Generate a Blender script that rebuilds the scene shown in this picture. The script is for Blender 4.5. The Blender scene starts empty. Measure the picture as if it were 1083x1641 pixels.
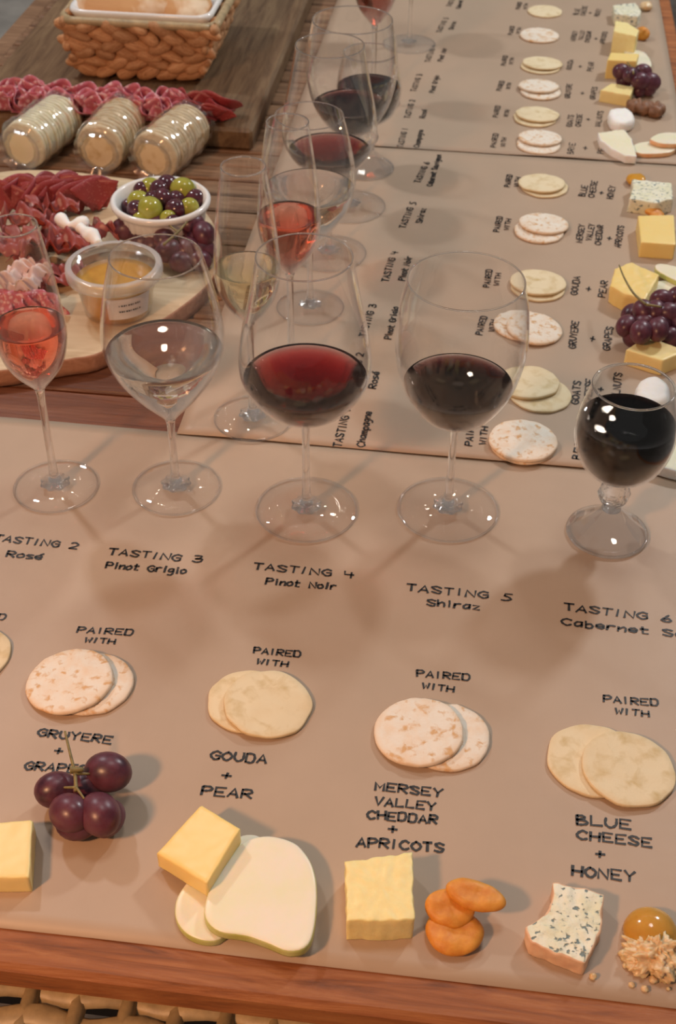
import bpy, math, random
from mathutils import Vector, Matrix, noise as mnoise
S = bpy.context.scene
COL = S.collection
PI = math.pi
W, H = 1083.0, 1641.0
# ---------------------------------------------------------------- camera
FPX, PITCH, ROLL, YAW, CAMH = 2093.0, 40.06, 0.662, 6.78, 0.70
def _axes():
    p, r, y = math.radians(PITCH), math.radians(ROLL), math.radians(YAW)
    fw = Vector((0, math.cos(p), -math.sin(p))); rt = Vector((1, 0, 0)); up = rt.cross(fw)
    rt2 = rt * math.cos(r) + up * math.sin(r); up2 = up * math.cos(r) - rt * math.sin(r)
    R = Matrix.Rotation(y, 3, 'Z')
    return R @ rt2, R @ up2, R @ fw
RT, UP, FW = _axes()
CO = Vector((0, 0, CAMH))
def at(px, py, z=0.0):
    d = (px - W / 2) * RT - (py - H / 2) * UP + FPX * FW
    return CO + d * ((z - CO.z) / d.z)
cd = bpy.data.cameras.new('camera'); cam = bpy.data.objects.new('camera', cd); COL.objects.link(cam)
M = Matrix((RT, UP, -FW)).transposed().to_4x4(); M.translation = CO
cam.matrix_world = M
cd.sensor_fit = 'HORIZONTAL'; cd.sensor_width = 36; cd.lens = FPX / W * 36
cd.clip_start = 0.05
cd.dof.use_dof = True; cd.dof.focus_distance = 0.92; cd.dof.aperture_fstop = 22
S.camera = cam
# ---------------------------------------------------------------- world, lights, exposure
wd = bpy.data.worlds.new('world'); S.world = wd; wd.use_nodes = True
bg = wd.node_tree.nodes['Background']; bg.inputs[0].default_value = (1.0, 0.95, 0.90, 1); bg.inputs[1].default_value = 0.17
def area(name, loc, target, size, power, color):
    l = bpy.data.lights.new(name, 'AREA'); l.shape = 'DISK'; l.size = size; l.energy = power; l.color = color
    o = bpy.data.objects.new(name, l); COL.objects.link(o); o.location = loc
    o.rotation_euler = (Vector(target) - Vector(loc)).to_track_quat('-Z', 'Y').to_euler(); return o
LA = area('warm_lamp', (-.75, -0.22, .92), (-.1, 0.6, 0), 0.14, 13.5, (1.0, 0.50, 0.245))
LB = area('cool_lamp', (1.0, 2.5, 1.55), (0, 1.0, 0), 0.20, 19, (0.95, 0.98, 1.0))
LC = area('ceiling_lamp', (0.1, 1.2, 2.3), (0, 1.0, 0), 0.5, 9, (1.0, 0.96, 0.92))
LD = area('left_lamp', (-1.15, 1.75, 1.5), (-.1, 1.2, 0), 0.14, 9, (0.97, 0.97, 1.0))
_r = random.Random(2)
for i in range(44):     # strings of small warm party bulbs hung around and above the table
    a = -2.1 + i * 0.21 ; R_ = (1.25, 1.9, 2.6)[i % 3]; x, y, z, e = R_ * math.sin(a) + .1 * _r.random(), 1.1 + R_ * math.cos(a), 1.25 + .30 * (i % 3) + .25 * _r.random(), .30
    if z < 1.5 and y < 0: y -= .3
    l = bpy.data.lights.new('bulb', 'POINT'); l.energy = e; l.shadow_soft_size = 0.008; l.color = (1.0, .86, .68)
    o = bpy.data.objects.new('bulb', l); COL.objects.link(o); o.location = (x, y, z)
for i in range(26):     # fairy lights strung across the far side of the room
    l = bpy.data.lights.new('fairy_light', 'POINT'); l.energy = .14; l.shadow_soft_size = 0.0055; l.color = (1.0, .88, .72)
    o = bpy.data.objects.new('fairy_light', l); COL.objects.link(o); o.location = (-1.45 + .115 * i, 3.0 + .12 * math.sin(i * 2.3), 1.45 + .62 * ((i * 7) % 11) / 10)
S.view_settings.view_transform = 'Standard'; S.view_settings.look = 'None'
S.view_settings.gamma = 1; S.view_settings.use_curve_mapping = False; S.view_settings.exposure = -0.08
S.cycles.max_bounces = 16; S.cycles.transmission_bounces = 14; S.cycles.transparent_max_bounces = 40
S.cycles.sample_clamp_indirect = 10.0; S.cycles.blur_glossy = 0.5
S.cycles.use_denoising = True
# ---------------------------------------------------------------- helpers
def rnd(seed): return random.Random(seed)
def nz(x, y, z=0.0): return mnoise.noise(Vector((x, y, z)))
def mesh(V, F, mats, fm=None, smooth=True, name='mesh'):
    me = bpy.data.meshes.new(name); me.from_pydata([tuple(v) for v in V], [], F)
    for m in (mats if isinstance(mats, (list, tuple)) else [mats]): me.materials.append(m)
    if fm: me.polygons.foreach_set('material_index', fm)
    me.polygons.foreach_set('use_smooth', [smooth] * len(F)); me.update(); return me
def link(name, data, parent=None, loc=(0, 0, 0), rot=(0, 0, 0), label=None, cat=None, group=None, kind=None, scale=None):
    o = bpy.data.objects.new(name, data); COL.objects.link(o); o.location = loc; o.rotation_euler = rot
    if scale is not None: o.scale = scale if hasattr(scale, '__len__') else (scale,) * 3
    if parent: o.parent = parent
    if label: o['label'] = label
    if cat: o['category'] = cat
    if group: o['group'] = group
    if kind: o['kind'] = kind
    return o
def thing(name, label, cat, loc=(0, 0, 0), rz=0.0, group=None):
    return link(name, None, None, loc, (0, 0, rz), label, cat, group)
class MB:
    def __init__(s): s.V, s.F, s.m = [], [], []
    def add(s, V, F, mi=0, X=None):
        b = len(s.V)
        s.V += [(X @ Vector(v) if X else Vector(v)) for v in V]
        s.F += [tuple(i + b for i in f) for f in F]; s.m += [mi] * len(F); return s
    def mesh(s, mats, smooth=True): return mesh(s.V, s.F, mats, s.m, smooth)
def lathe(prof, n=48, wob=None):
    V, F = [], []
    for (r, z) in prof:
        for k in range(n):
            a = 2 * PI * k / n; rr = r * (wob(a, z) if wob else 1)
            V.append((rr * math.cos(a), rr * math.sin(a), z))
    for i in range(len(prof) - 1):
        for k in range(n):
            k2 = (k + 1) % n; F.append((i * n + k, i * n + k2, (i + 1) * n + k2, (i + 1) * n + k))
    return V, F
def closed_lathe(prof, n=48, wob=None):      # profile starts and ends on the axis (tiny radius capped)
    V, F = lathe(prof, n, wob); m = len(prof)
    F.append(tuple(reversed(range(n)))); F.append(tuple(range((m - 1) * n, m * n))); return V, F
def crom(P, n=6, closed=False):
    P = [Vector(p) for p in P]; out = []; m = len(P)
    rng = range(m) if closed else range(m - 1)
    for i in rng:
        if closed: a, b, c, d = P[i - 1], P[i], P[(i + 1) % m], P[(i + 2) % m]
        else: a, b, c, d = P[max(i - 1, 0)], P[i], P[i + 1], P[min(i + 2, m - 1)]
        for k in range(n):
            t = k / n
            out.append(.5 * ((2 * b) + (c - a) * t + (2 * a - 5 * b + 4 * c - d) * t * t + (3 * b - a - 3 * c + d) * t ** 3))
    if not closed: out.append(P[-1])
    return out
def tube(P, r, n=8, taper=None, cap=True):
    V, F = [], []; P = [Vector(p) for p in P]; m = len(P)
    for i, p in enumerate(P):
        t = (P[min(i + 1, m - 1)] - P[max(i - 1, 0)]).normalized()
        a = t.cross(Vector((0, 0, 1)))
        if a.length < .05: a = t.cross(Vector((0, 1, 0)))
        a.normalize(); b = t.cross(a); rr = r * (taper(i / (m - 1)) if taper else 1)
        for k in range(n):
            q = 2 * PI * k / n; V.append(p + rr * (a * math.cos(q) + b * math.sin(q)))
    for i in range(m - 1):
        for k in range(n):
            k2 = (k + 1) % n; F.append((i * n + k, i * n + k2, (i + 1) * n + k2, (i + 1) * n + k))
    if cap: F.append(tuple(reversed(range(n)))); F.append(tuple(range((m - 1) * n, m * n)))
    return V, F
def ellipsoid(rx, ry, rz, nu=20, nv=12, f=None):
    V, F = [(0, 0, -rz)], []
    for j in range(1, nv):
        ph = -PI / 2 + PI * j / nv
        for k in range(nu):
            a = 2 * PI * k / nu; V.append((rx * math.cos(ph) * math.cos(a), ry * math.cos(ph) * math.sin(a), rz * math.sin(ph)))
    V.append((0, 0, rz))
    for k in range(nu): F.append((0, 1 + (k + 1) % nu, 1 + k))
    for j in range(nv - 2):
        for k in range(nu):
            k2 = (k + 1) % nu; a = 1 + j * nu; F.append((a + k, a + k2, a + nu + k2, a + nu + k))
    t = len(V) - 1; a = 1 + (nv - 2) * nu
    for k in range(nu): F.append((a + k, a + (k + 1) % nu, t))
    if f: V = [f(Vector(v)) for v in V]
    return V, F
def box(x0, x1, y0, y1, z0, z1, b=0.0):
    V = []
    if b <= 0:
        V = [(x, y, z) for z in (z0, z1) for y in (y0, y1) for x in (x0, x1)]
        return V, [(0, 2, 3, 1), (4, 5, 7, 6), (0, 1, 5, 4), (2, 6, 7, 3), (0, 4, 6, 2), (1, 3, 7, 5)]
    out = [(x0 + b, y0), (x1 - b, y0), (x1, y0 + b), (x1, y1 - b), (x1 - b, y1), (x0 + b, y1), (x0, y1 - b), (x0, y0 + b)]
    ins = [(x0 + b, y0 + b), (x1 - b, y0 + b), (x1 - b, y0 + b), (x1 - b, y1 - b), (x1 - b, y1 - b), (x0 + b, y1 - b), (x0 + b, y1 - b), (x0 + b, y0 + b)]
    for (P, z) in ((ins, z0), (out, z0 + b), (out, z1 - b), (ins, z1)): V += [(x, y, z) for x, y in P]
    F = [(8 * i + k, 8 * i + (k + 1) % 8, 8 * i + 8 + (k + 1) % 8, 8 * i + 8 + k) for i in range(3) for k in range(8)]
    F += [(24, 25, 27, 29), (0, 6, 4, 2)] if False else [tuple(range(24, 32)), tuple(reversed(range(8)))]
    return V, F
def resample(P, n):
    P = [Vector((p[0], p[1], 0)) for p in P]; m = len(P); L = [0]
    for i in range(m): L.append(L[-1] + (P[(i + 1) % m] - P[i]).length)
    out = []; i = 0
    for k in range(n):
        s = L[-1] * k / n
        while L[i + 1] < s: i += 1
        t = (s - L[i]) / max(L[i + 1] - L[i], 1e-9); out.append(P[i].lerp(P[(i + 1) % m], t))
    return out
def slab(outline, h, bev=.002, n=64, side=3, rings=7, amp=0.0, freq=60, seed=0, base=None, topfn=None, sideamp=None, bot=.9, skin_in=0):
    """solid with the given outline (metres, around 0,0): bevelled, slightly uneven, star shaped"""
    P = resample(outline, n); c = sum(P, Vector()) / n
    V, F, fm = [], [], []
    sa = amp if sideamp is None else sideamp
    def ring(s, z, inset):
        for p in P:
            d = p - c; L = d.length; q = c + d * (s * max(L - inset, 0) / L if L else 0)
            e = nz(q.x * freq + seed, q.y * freq, z * freq + seed) * sa if s == 1 else 0
            q = q + d.normalized() * e if L else q
            zz = z
            if z >= h - bev * .99: zz += (topfn(q.x, q.y) if topfn else 0) + amp * nz(q.x * freq * 1.3 + seed * 3, q.y * freq * 1.3, 5)
            if base: zz += base(q.x, q.y)
            V.append(Vector((q.x, q.y, zz)))
    ring(bot, 0, 0); ring(1, bev * .4, 0)
    for k in range(1, side): ring(1, bev * .4 + (h - 1.4 * bev) * k / side, 0)
    ring(1, h - bev, 0); ring(1, h - bev * .3, bev * .3); ring(1, h, bev)
    nside = 1 + side + 2 - 1
    for k in range(rings - 1, 0, -1): ring(k / rings * .999, h, bev)
    m = len(V) // n
    for i in range(m - 1):
        for k in range(n):
            k2 = (k + 1) % n; F.append((i * n + k, i * n + k2, (i + 1) * n + k2, (i + 1) * n + k)); fm.append(0 if i >= nside + 1 - skin_in else 1)
    F.append(tuple(reversed(range(n)))); fm.append(1)
    zc = h + (topfn(c.x, c.y) if topfn else 0) + (base(c.x, c.y) if base else 0)
    V.append(Vector((c.x, c.y, zc))); t = len(V) - 1
    for k in range(n): F.append(((m - 1) * n + k, (m - 1) * n + (k + 1) % n, t)); fm.append(0)
    return V, F, fm
# ---------------------------------------------------------------- materials
class NT:
    def __init__(s, name):
        s.mat = bpy.data.materials.new(name); s.mat.use_nodes = True; s.t = s.mat.node_tree; s.t.nodes.clear()
        s.out = s.t.nodes.new('ShaderNodeOutputMaterial')
    def n(s, typ, **kw):
        nd = s.t.nodes.new('ShaderNode' + typ)
        for k, v in kw.items():
            if k.startswith('_'): setattr(nd, k[1:], v)
            else:
                key = int(k[1:]) if k[0] == 'i' and k[1:].isdigit() else k.replace('_', ' ')
                s.set(nd.inputs[key], v)
        return nd
    def set(s, sock, v):
        if isinstance(v, bpy.types.NodeSocket): s.t.links.new(v, sock)
        elif hasattr(v, '__len__') and len(v) == 3 and sock.type == 'RGBA': sock.default_value = (*v, 1)
        else: sock.default_value = v
    def coord(s, scale=(1, 1, 1), gen='Object'):
        tc = s.n('TexCoord'); mp = s.n('Mapping'); s.t.links.new(tc.outputs[gen], mp.inputs[0]); mp.inputs['Scale'].default_value = scale; return mp.outputs[0]
    def noise(s, vec, scale, detail=4, rough=.6, dist=0.0):
        return s.n('TexNoise', Vector=vec, Scale=scale, Detail=detail, Roughness=rough, Distortion=dist).outputs[0]
    def voro(s, vec, scale, feature='F1', rnd=1.0):
        return s.n('TexVoronoi', _feature=feature, Vector=vec, Scale=scale, Randomness=rnd).outputs['Distance']
    def ramp(s, fac, stops, interp='LINEAR'):
        r = s.n('ValToRGB', Fac=fac); r.color_ramp.interpolation = interp; e = r.color_ramp.elements
        while len(e) < len(stops): e.new(.5)
        for k, (p, c) in enumerate(stops):
            e[k].position = p; c = (c, c, c) if not hasattr(c, '__len__') else c; e[k].color = (*c, 1)
        return r.outputs[0]
    def mix(s, fac, a, b, bt='MIX'):
        m = s.n('Mix', _data_type='RGBA', _blend_type=bt); s.set(m.inputs[0], fac); s.set(m.inputs[6], a); s.set(m.inputs[7], b); return m.outputs[2]
    def math(s, op, a, b=0.0, clamp=False):
        m = s.n('Math', _operation=op); m.use_clamp = clamp; s.set(m.inputs[0], a); s.set(m.inputs[1], b); return m.outputs[0]
    def bump(s, h, strength=.3, dist=.001): return s.n('Bump', Height=h, Strength=strength, Distance=dist).outputs[0]
    def pbr(s, color, rough=.5, bump=None, **kw):
        p = s.n('BsdfPrincipled'); s.set(p.inputs['Base Color'], color); s.set(p.inputs['Roughness'], rough)
        if bump is not None: s.set(p.inputs['Normal'], bump)
        for k, v in kw.items(): s.set(p.inputs[k.replace('_', ' ')], v)
        s.t.links.new(p.outputs[0], s.out.inputs[0]); return s.mat
def m_wood(name, c1, c2, c3, axis='X', rough=.5, sc=1.0, bump=.3):
    t = NT(name); sx, sy = (1.2, 14) if axis == 'X' else (14, 1.2)
    oi = t.n('ObjectInfo'); v = t.coord((sx * sc, sy * sc, 10 * sc))
    off = t.n('VectorMath', _operation='ADD'); t.set(off.inputs[0], v); cc = t.n('CombineXYZ'); t.set(cc.inputs[0], t.math('MULTIPLY', oi.outputs['Random'], 37.0)); t.set(cc.inputs[1], t.math('MULTIPLY', oi.outputs['Random'], 91.0)); t.set(off.inputs[1], cc.outputs[0]); v = off.outputs[0]
    a = t.noise(v, 6, 8, .65, 1.2); b = t.noise(v, 26, 6, .7)
    col = t.ramp(a, [(.3, c1), (.5, c2), (.72, c3)])
    col = t.mix(t.math('MULTIPLY', b, .45), col, c1, 'MIX')
    br = t.math('ADD', t.math('MULTIPLY', oi.outputs['Random'], .35), .82)
    hs = t.n('HueSaturation', Color=col, Value=br)
    return t.pbr(hs.outputs[0], t.ramp(b, [(.3, rough - .1), (.7, rough + .15)]), t.bump(t.math('ADD', a, t.math('MULTIPLY', b, .6)), bump, .002), Specular_IOR_Level=.35)
def m_plain(name, c, rough=.5, var=.12, sc=60, bump=.15, bd=.001, **kw):
    t = NT(name); v = t.coord(); n = t.noise(v, sc, 6)
    d = tuple(x * (1 - var * 2) for x in c)
    return t.pbr(t.mix(t.ramp(n, [(.3, 0), (.7, 1)]), d, c), rough, t.bump(n, bump, bd), **kw)
def m_paper():
    t = NT('kraft_paper'); v = t.coord(); n = t.noise(v, 9, 4); f = t.noise(v, 420, 5); f2 = t.n('TexNoise', Vector=t.coord((300, 12, 1)), Scale=3.0, Detail=4).outputs[0]
    c = t.mix(t.ramp(n, [(.35, 0), (.65, 1)]), (.435, .320, .226), (.47, .345, .245))
    c = t.mix(t.math('MULTIPLY', f, .14), c, (.37, .27, .20)); c = t.mix(t.math('MULTIPLY', f2, .08), c, (.54, .41, .31))
    return t.pbr(c, .46, t.bump(t.math('ADD', n, t.math('MULTIPLY', f, .02)), .25, .004), Specular_IOR_Level=.45)
def m_thin_glass(name, tint=(1, 1, 1), base=.035, power=3.2, edge=.75, rough=0.0):
    """thin clear wall: a Fresnel blend of straight-through light and mirror reflection"""
    t = NT(name); lw = t.n('LayerWeight', Blend=.5); f = t.math('POWER', lw.outputs['Facing'], power)
    fac = t.math('ADD', t.math('MULTIPLY', f, edge), base, True)
    tr = t.n('BsdfTransparent', Color=tint); gl = t.n('BsdfGlossy', Color=(1, 1, 1), Roughness=rough)
    m = t.n('MixShader', Fac=fac); t.t.links.new(tr.outputs[0], m.inputs[1]); t.t.links.new(gl.outputs[0], m.inputs[2]); t.t.links.new(m.outputs[0], t.out.inputs[0]); return t.mat
def m_glass(name, color=(1, 1, 1), ior=1.5, rough=0.0, absorb=None, dens=0.0):
    t = NT(name); g = t.n('BsdfGlass', Color=color, Roughness=rough, IOR=ior); t.t.links.new(g.outputs[0], t.out.inputs[0])
    if absorb: 
        a = t.n('VolumeAbsorption', Color=absorb, Density=dens); t.t.links.new(a.outputs[0], t.out.inputs['Volume'])
    return t.mat
def m_wine(name, color, dens, clear=.35, tint=(1, 1, 1)):
    """wine: refracting body with absorption, part of the light passes straight on"""
    t = NT(name); g = t.n('BsdfGlass', Color=tint, Roughness=0.0, IOR=1.34); tr = t.n('BsdfTransparent', Color=tint)
    m = t.n('MixShader', Fac=clear); t.t.links.new(g.outputs[0], m.inputs[1]); t.t.links.new(tr.outputs[0], m.inputs[2]); t.t.links.new(m.outputs[0], t.out.inputs[0])
    a = t.n('VolumeAbsorption', Color=color, Density=dens); t.t.links.new(a.outputs[0], t.out.inputs['Volume'])
    return t.mat
def m_cracker(name, base, toast, spot, lo=.56, hi=.66, sc=90, rim=True):
    t = NT(name); oi = t.n('ObjectInfo'); v0 = t.coord(); ad = t.n('VectorMath', _operation='ADD'); t.set(ad.inputs[0], v0); cc = t.n('CombineXYZ'); t.set(cc.inputs[0], t.math('MULTIPLY', oi.outputs['Random'], 3.0)); t.set(ad.inputs[1], cc.outputs[0]); v = ad.outputs[0]
    n = t.noise(v, sc, 3, .5, .3); f = t.noise(v, 700, 4)
    c = t.mix(t.ramp(n, [(lo, 0), (hi, 1)]), base, spot)
    c = t.mix(t.math('MULTIPLY', t.ramp(t.noise(v, sc * .45, 3), [(.45, 0), (.75, 1)]), .5), c, toast)
    if rim:   # oven browning towards the edge of the biscuit
        sp = t.n('VectorMath', _operation='LENGTH'); t.set(sp.inputs[0], v0)
        r = t.ramp(t.math('MULTIPLY', sp.outputs['Value'], 30), [(.78, 0), (.97, 1)]); c = t.mix(t.math('MULTIPLY', r, .55), c, toast)
    c = t.mix(t.math('MULTIPLY', f, .12), c, toast)
    return t.pbr(c, .75, t.bump(t.math('ADD', n, t.math('MULTIPLY', f, .4)), .35, .0015), Specular_IOR_Level=.2)
def m_salami(name, c, fat, sc=120, amt=.5):
    t = NT(name); v = t.coord(); d = t.voro(v, sc); n = t.noise(v, sc * 1.5, 4)
    k = t.ramp(t.math('ADD', d, t.math('MULTIPLY', n, .6)), [(amt, 1), (amt + .12, 0)])
    col = t.mix(k, c, fat); col = t.mix(t.math('MULTIPLY', t.noise(v, 30), .5), col, tuple(x * .55 for x in c))
    return t.pbr(col, .38, t.bump(n, .3, .001), Subsurface_Weight=.15, Subsurface_Radius=(.006, .002, .001), Subsurface_Scale=.5)
def m_flesh(name, c, c2, rough=.4, sc=50, sss=.25, bump=.1, **kw):
    t = NT(name); v = t.coord(); n = t.noise(v, sc, 5)
    return t.pbr(t.mix(t.ramp(n, [(.35, 0), (.65, 1)]), c, c2), rough, t.bump(n, bump, .001), Subsurface_Weight=sss, Subsurface_Radius=(.008, .004, .002), Subsurface_Scale=.6, **kw)
def m_grape(name, c1, c2, bloom):
    t = NT(name); oi = t.n('ObjectInfo'); v0 = t.coord(); v = v0; n = t.noise(v, 70, 4); n2 = t.noise(v, 40, 5, .7)
    c = t.mix(t.ramp(n, [(.35, 0), (.65, 1)]), c1, c2); c = t.mix(t.math('MULTIPLY', oi.outputs['Random'], .5), c, c2); c = t.mix(t.math('MULTIPLY', t.ramp(n2, [(.4, 0), (.75, 1)]), .45), c, bloom)
    return t.pbr(c, t.ramp(n2, [(.3, .25), (.7, .5)]), None, Subsurface_Weight=.12, Subsurface_Radius=(.005, .002, .002), Subsurface_Scale=.5)
MAT = {}
MAT['paper'] = m_paper()
MAT['ink'] = m_plain('black_marker_ink', (.022, .018, .016), .5, .1)
MAT['table'] = m_wood('table_wood', (.15, .050, .020), (.40, .135, .042), (.60, .25, .09), 'X', .42, 1.0, .6)
MAT['slat'] = m_wood('slat_wood', (.13, .065, .035), (.27, .15, .08), (.42, .25, .145), 'X', .5)
MAT['table_dim'] = m_wood('dimmed_varnished_wood', (.08, .026, .013), (.16, .056, .026), (.25, .10, .05), 'X', .35)  # same wood as the rail; dimmer light on near slats put into colour
MAT['dark'] = m_plain('dark_gap', (.03, .018, .012), .8)
MAT['rustic'] = m_wood('rustic_board_wood', (.085, .045, .022), (.20, .12, .062), (.29, .19, .10), 'Y', .55, .8)
MAT['pale'] = m_wood('pale_board_wood', (.47, .34, .20), (.62, .48, .31), (.70, .57, .39), 'X', .45, .6, .12)
MAT['bark'] = m_wood('board_bark', (.26, .12, .07), (.40, .20, .12), (.5, .28, .18), 'X', .7, 1.2)
MAT['glass'] = m_thin_glass('thin_clear_glass', (1, 1, 1), .022, 3.4, .8)
MAT['foot'] = m_thin_glass('foot_glass', (1, 1, 1), .02, 3.0, .6)
MAT['stem'] = m_wine('stem_glass', (1, 1, 1), 0.0, .30)
_t = MAT['stem'].node_tree; _t.nodes.remove([n for n in _t.nodes if n.type == 'VOLUME_ABSORPTION'][0])
for n in _t.nodes:
    if n.type == 'BSDF_GLASS': n.inputs['IOR'].default_value = 1.5
MAT['cut'] = m_thin_glass('cut_glass', (.98, .98, .98), .06, 2.0, .6)
MAT['wrap'] = m_thin_glass('plastic_wrap', (.98, .98, .98), .15, 2.0, .5, .14)
MAT['water'] = m_cracker('water_cracker', (.82, .76, .66), (.76, .50, .28), (.64, .39, .19), .54, .68, 150)
MAT['oat'] = m_cracker('oat_cracker', (.80, .68, .46), (.72, .56, .33), (.60, .45, .22), .5, .75, 80)
MAT['gouda'] = m_flesh('gouda_cheese', (.90, .66, .22), (.92, .70, .27), .4, 20, .2, .04)
MAT['cheddar'] = m_flesh('cheddar_cheese', (.93, .80, .38), (.90, .74, .32), .45, 160, .2, .4)
MAT['gruyere'] = m_flesh('gruyere_cheese', (.90, .74, .34), (.86, .68, .28), .42, 20, .2, .05)
MAT['brie'] = m_flesh('brie_paste', (.86, .80, .55), (.88, .82, .62), .45, 30, .2, .15)
MAT['goat'] = m_flesh('goat_cheese', (.93, .91, .87), (.90, .87, .82), .6, 80, .2, .35)
MAT['pear'] = m_flesh('pear_flesh', (.84, .80, .56), (.88, .80, .66), .35, 30, .3, .06)
MAT['pearskin'] = m_flesh('pear_skin', (.50, .52, .13), (.62, .62, .28), .35, 60, .1, .05)
MAT['peach'] = m_flesh('peach_skin', (.80, .38, .18), (.84, .55, .30), .4, 60, .1, .05)
MAT['apricot'] = m_flesh('dried_apricot', (.62, .22, .022), (.76, .34, .05), .5, 110, .3, .7)
MAT['grape'] = m_grape('red_grape', (.040, .010, .022), (.13, .020, .032), (.17, .11, .17))
MAT['twig'] = m_plain('grape_stem', (.28, .22, .08), .6, .25, 200, .3)
MAT['walnut'] = m_plain('walnut_kernel', (.36, .17, .085), .5, .3, 120, .8, .002)
MAT['honey'] = m_flesh('honey_drop', (.52, .26, .035), (.62, .33, .06), .12, 60, .5, .05)
MAT['comb'] = m_flesh('honeycomb', (.66, .42, .19), (.82, .66, .42), .3, 140, .4, .9)
MAT['whiteware'] = m_plain('white_glaze', (.82, .81, .79), .18, .02, 20, 0.0)
MAT['olive_g'] = m_flesh('green_olive', (.30, .30, .035), (.42, .40, .07), .18, 60, .15, .05)
MAT['olive_b'] = m_flesh('black_olive', (.05, .015, .025), (.12, .03, .045), .15, 60, .1, .05)
MAT['salami'] = m_salami('fatty_salami', (.60, .17, .22), (.84, .54, .56), 150, .62)
MAT['salami_r'] = m_salami('red_salami', (.36, .055, .060), (.52, .17, .16), 260, .45)
MAT['ham'] = m_salami('prosciutto', (.36, .075, .065), (.66, .38, .33), 60, .42)
MAT['hamfat'] = m_flesh('pale_ham_fat', (.80, .58, .50), (.74, .44, .38), .4, 40, .3, .1)
MAT['bread'] = m_cracker('bread_crust', (.60, .33, .15), (.44, .19, .07), (.80, .64, .46), .50, .64, 26, False)
MAT['wicker'] = m_wood('dried_plant_weave', (.32, .14, .06), (.60, .32, .15), (.76, .48, .26), 'X', .6, 5)
MAT['wicker2'] = m_plain('wicker_rattan', (.50, .37, .20), .45, .2, 90, .3)
MAT['tub'] = m_thin_glass('clear_plastic', (.97, .97, .96), .04, 2.4, .5, .08)
MAT['amber'] = m_flesh('set_honey', (.58, .27, .020), (.68, .35, .035), .15, 60, .35, .1)
def _frost():
    t = NT('frosted_plastic'); a = t.n('BsdfTransparent', Color=(1, 1, 1)); b = t.n('BsdfPrincipled'); t.set(b.inputs['Base Color'], (.80, .78, .78)); t.set(b.inputs['Roughness'], .25)
    m = t.n('MixShader', Fac=.42); t.t.links.new(a.outputs[0], m.inputs[1]); t.t.links.new(b.outputs[0], m.inputs[2]); t.t.links.new(m.outputs[0], t.out.inputs[0]); return t.mat
MAT['frost'] = _frost()
MAT['sticker'] = m_plain('white_sticker', (.75, .70, .68), .5, .03)
# blue cheese: white paste with blue-green veins
def _blue():
    t = NT('blue_cheese'); v = t.coord((1, 1, 1)); w = t.coord((1.0, 1.15, 1.1)); d = t.noise(w, 260, 2, .5, .3); n = t.noise(v, 60, 4)
    k = t.ramp(t.math('ADD', d, t.math('MULTIPLY', n, .25)), [(.74, 0), (.79, 1)]); c = t.mix(t.ramp(n, [(.4, 0), (.6, 1)]), (.78, .76, .54), (.84, .82, .66))
    c = t.mix(k, c, (.10, .15, .17)); c = t.mix(t.math('MULTIPLY', t.ramp(d, [(.54, 0), (.62, 1)]), .35), c, (.35, .42, .36))
    return t.pbr(c, .55, t.bump(t.math('ADD', t.math('MULTIPLY', k, -1.0), t.math('MULTIPLY', t.noise(v, 300, 4), .5)), .7, .002), Subsurface_Weight=.15, Subsurface_Radius=(.004, .003, .002), Subsurface_Scale=.5)
MAT['blue'] = _blue()
MAT['rind'] = m_flesh('cheese_rind', (.80, .55, .36), (.72, .44, .28), .6, 120, .1, .5)
def _floor():
    t = NT('grey_stone_floor'); v = t.coord(); n = t.noise(v, 9, 6); n2 = t.noise(v, 40, 5)
    c = t.mix(t.ramp(n, [(.35, 0), (.65, 1)]), (.20, .18, .165), (.38, .35, .32)); c = t.mix(t.math('MULTIPLY', n2, .3), c, (.15, .13, .12))
    return t.pbr(c, .7, t.bump(n2, .4, .01))
MAT['floor'] = _floor()
WINE = {
    'rose': m_wine('rose_wine', (1.0, .34, .12), 40, .06),
    'white': m_wine('white_wine', (.95, .90, .72), 5, .10),
    'sparkling': m_wine('sparkling_wine', (.93, .84, .42), 20, .12),
    'noir': m_wine('pinot_noir_wine', (.76, .003, .012), 190, .03),
    'shiraz': m_wine('shiraz_wine', (.40, .004, .014), 330, .03),
    'cab': m_wine('cabernet_wine', (.25, .002, .008), 420, .05),
}
# ---------------------------------------------------------------- structure: floor
link('floor', mesh([(-.62, -3, -.74), (4, -3, -.74), (4, 7, -.74), (-.62, 7, -.74)], [(0, 1, 2, 3)], MAT['floor']), kind='structure')
MAT['pave'] = m_plain('pale_stone_paving', (.80, .76, .70), .7, .22, 7, .6, .01)
link('floor', mesh([(-4, -3, -.74), (-.62, -3, -.74), (-.62, 7, -.74), (-4, 7, -.74)], [(0, 1, 2, 3)], MAT['pave']), kind='structure')
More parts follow.
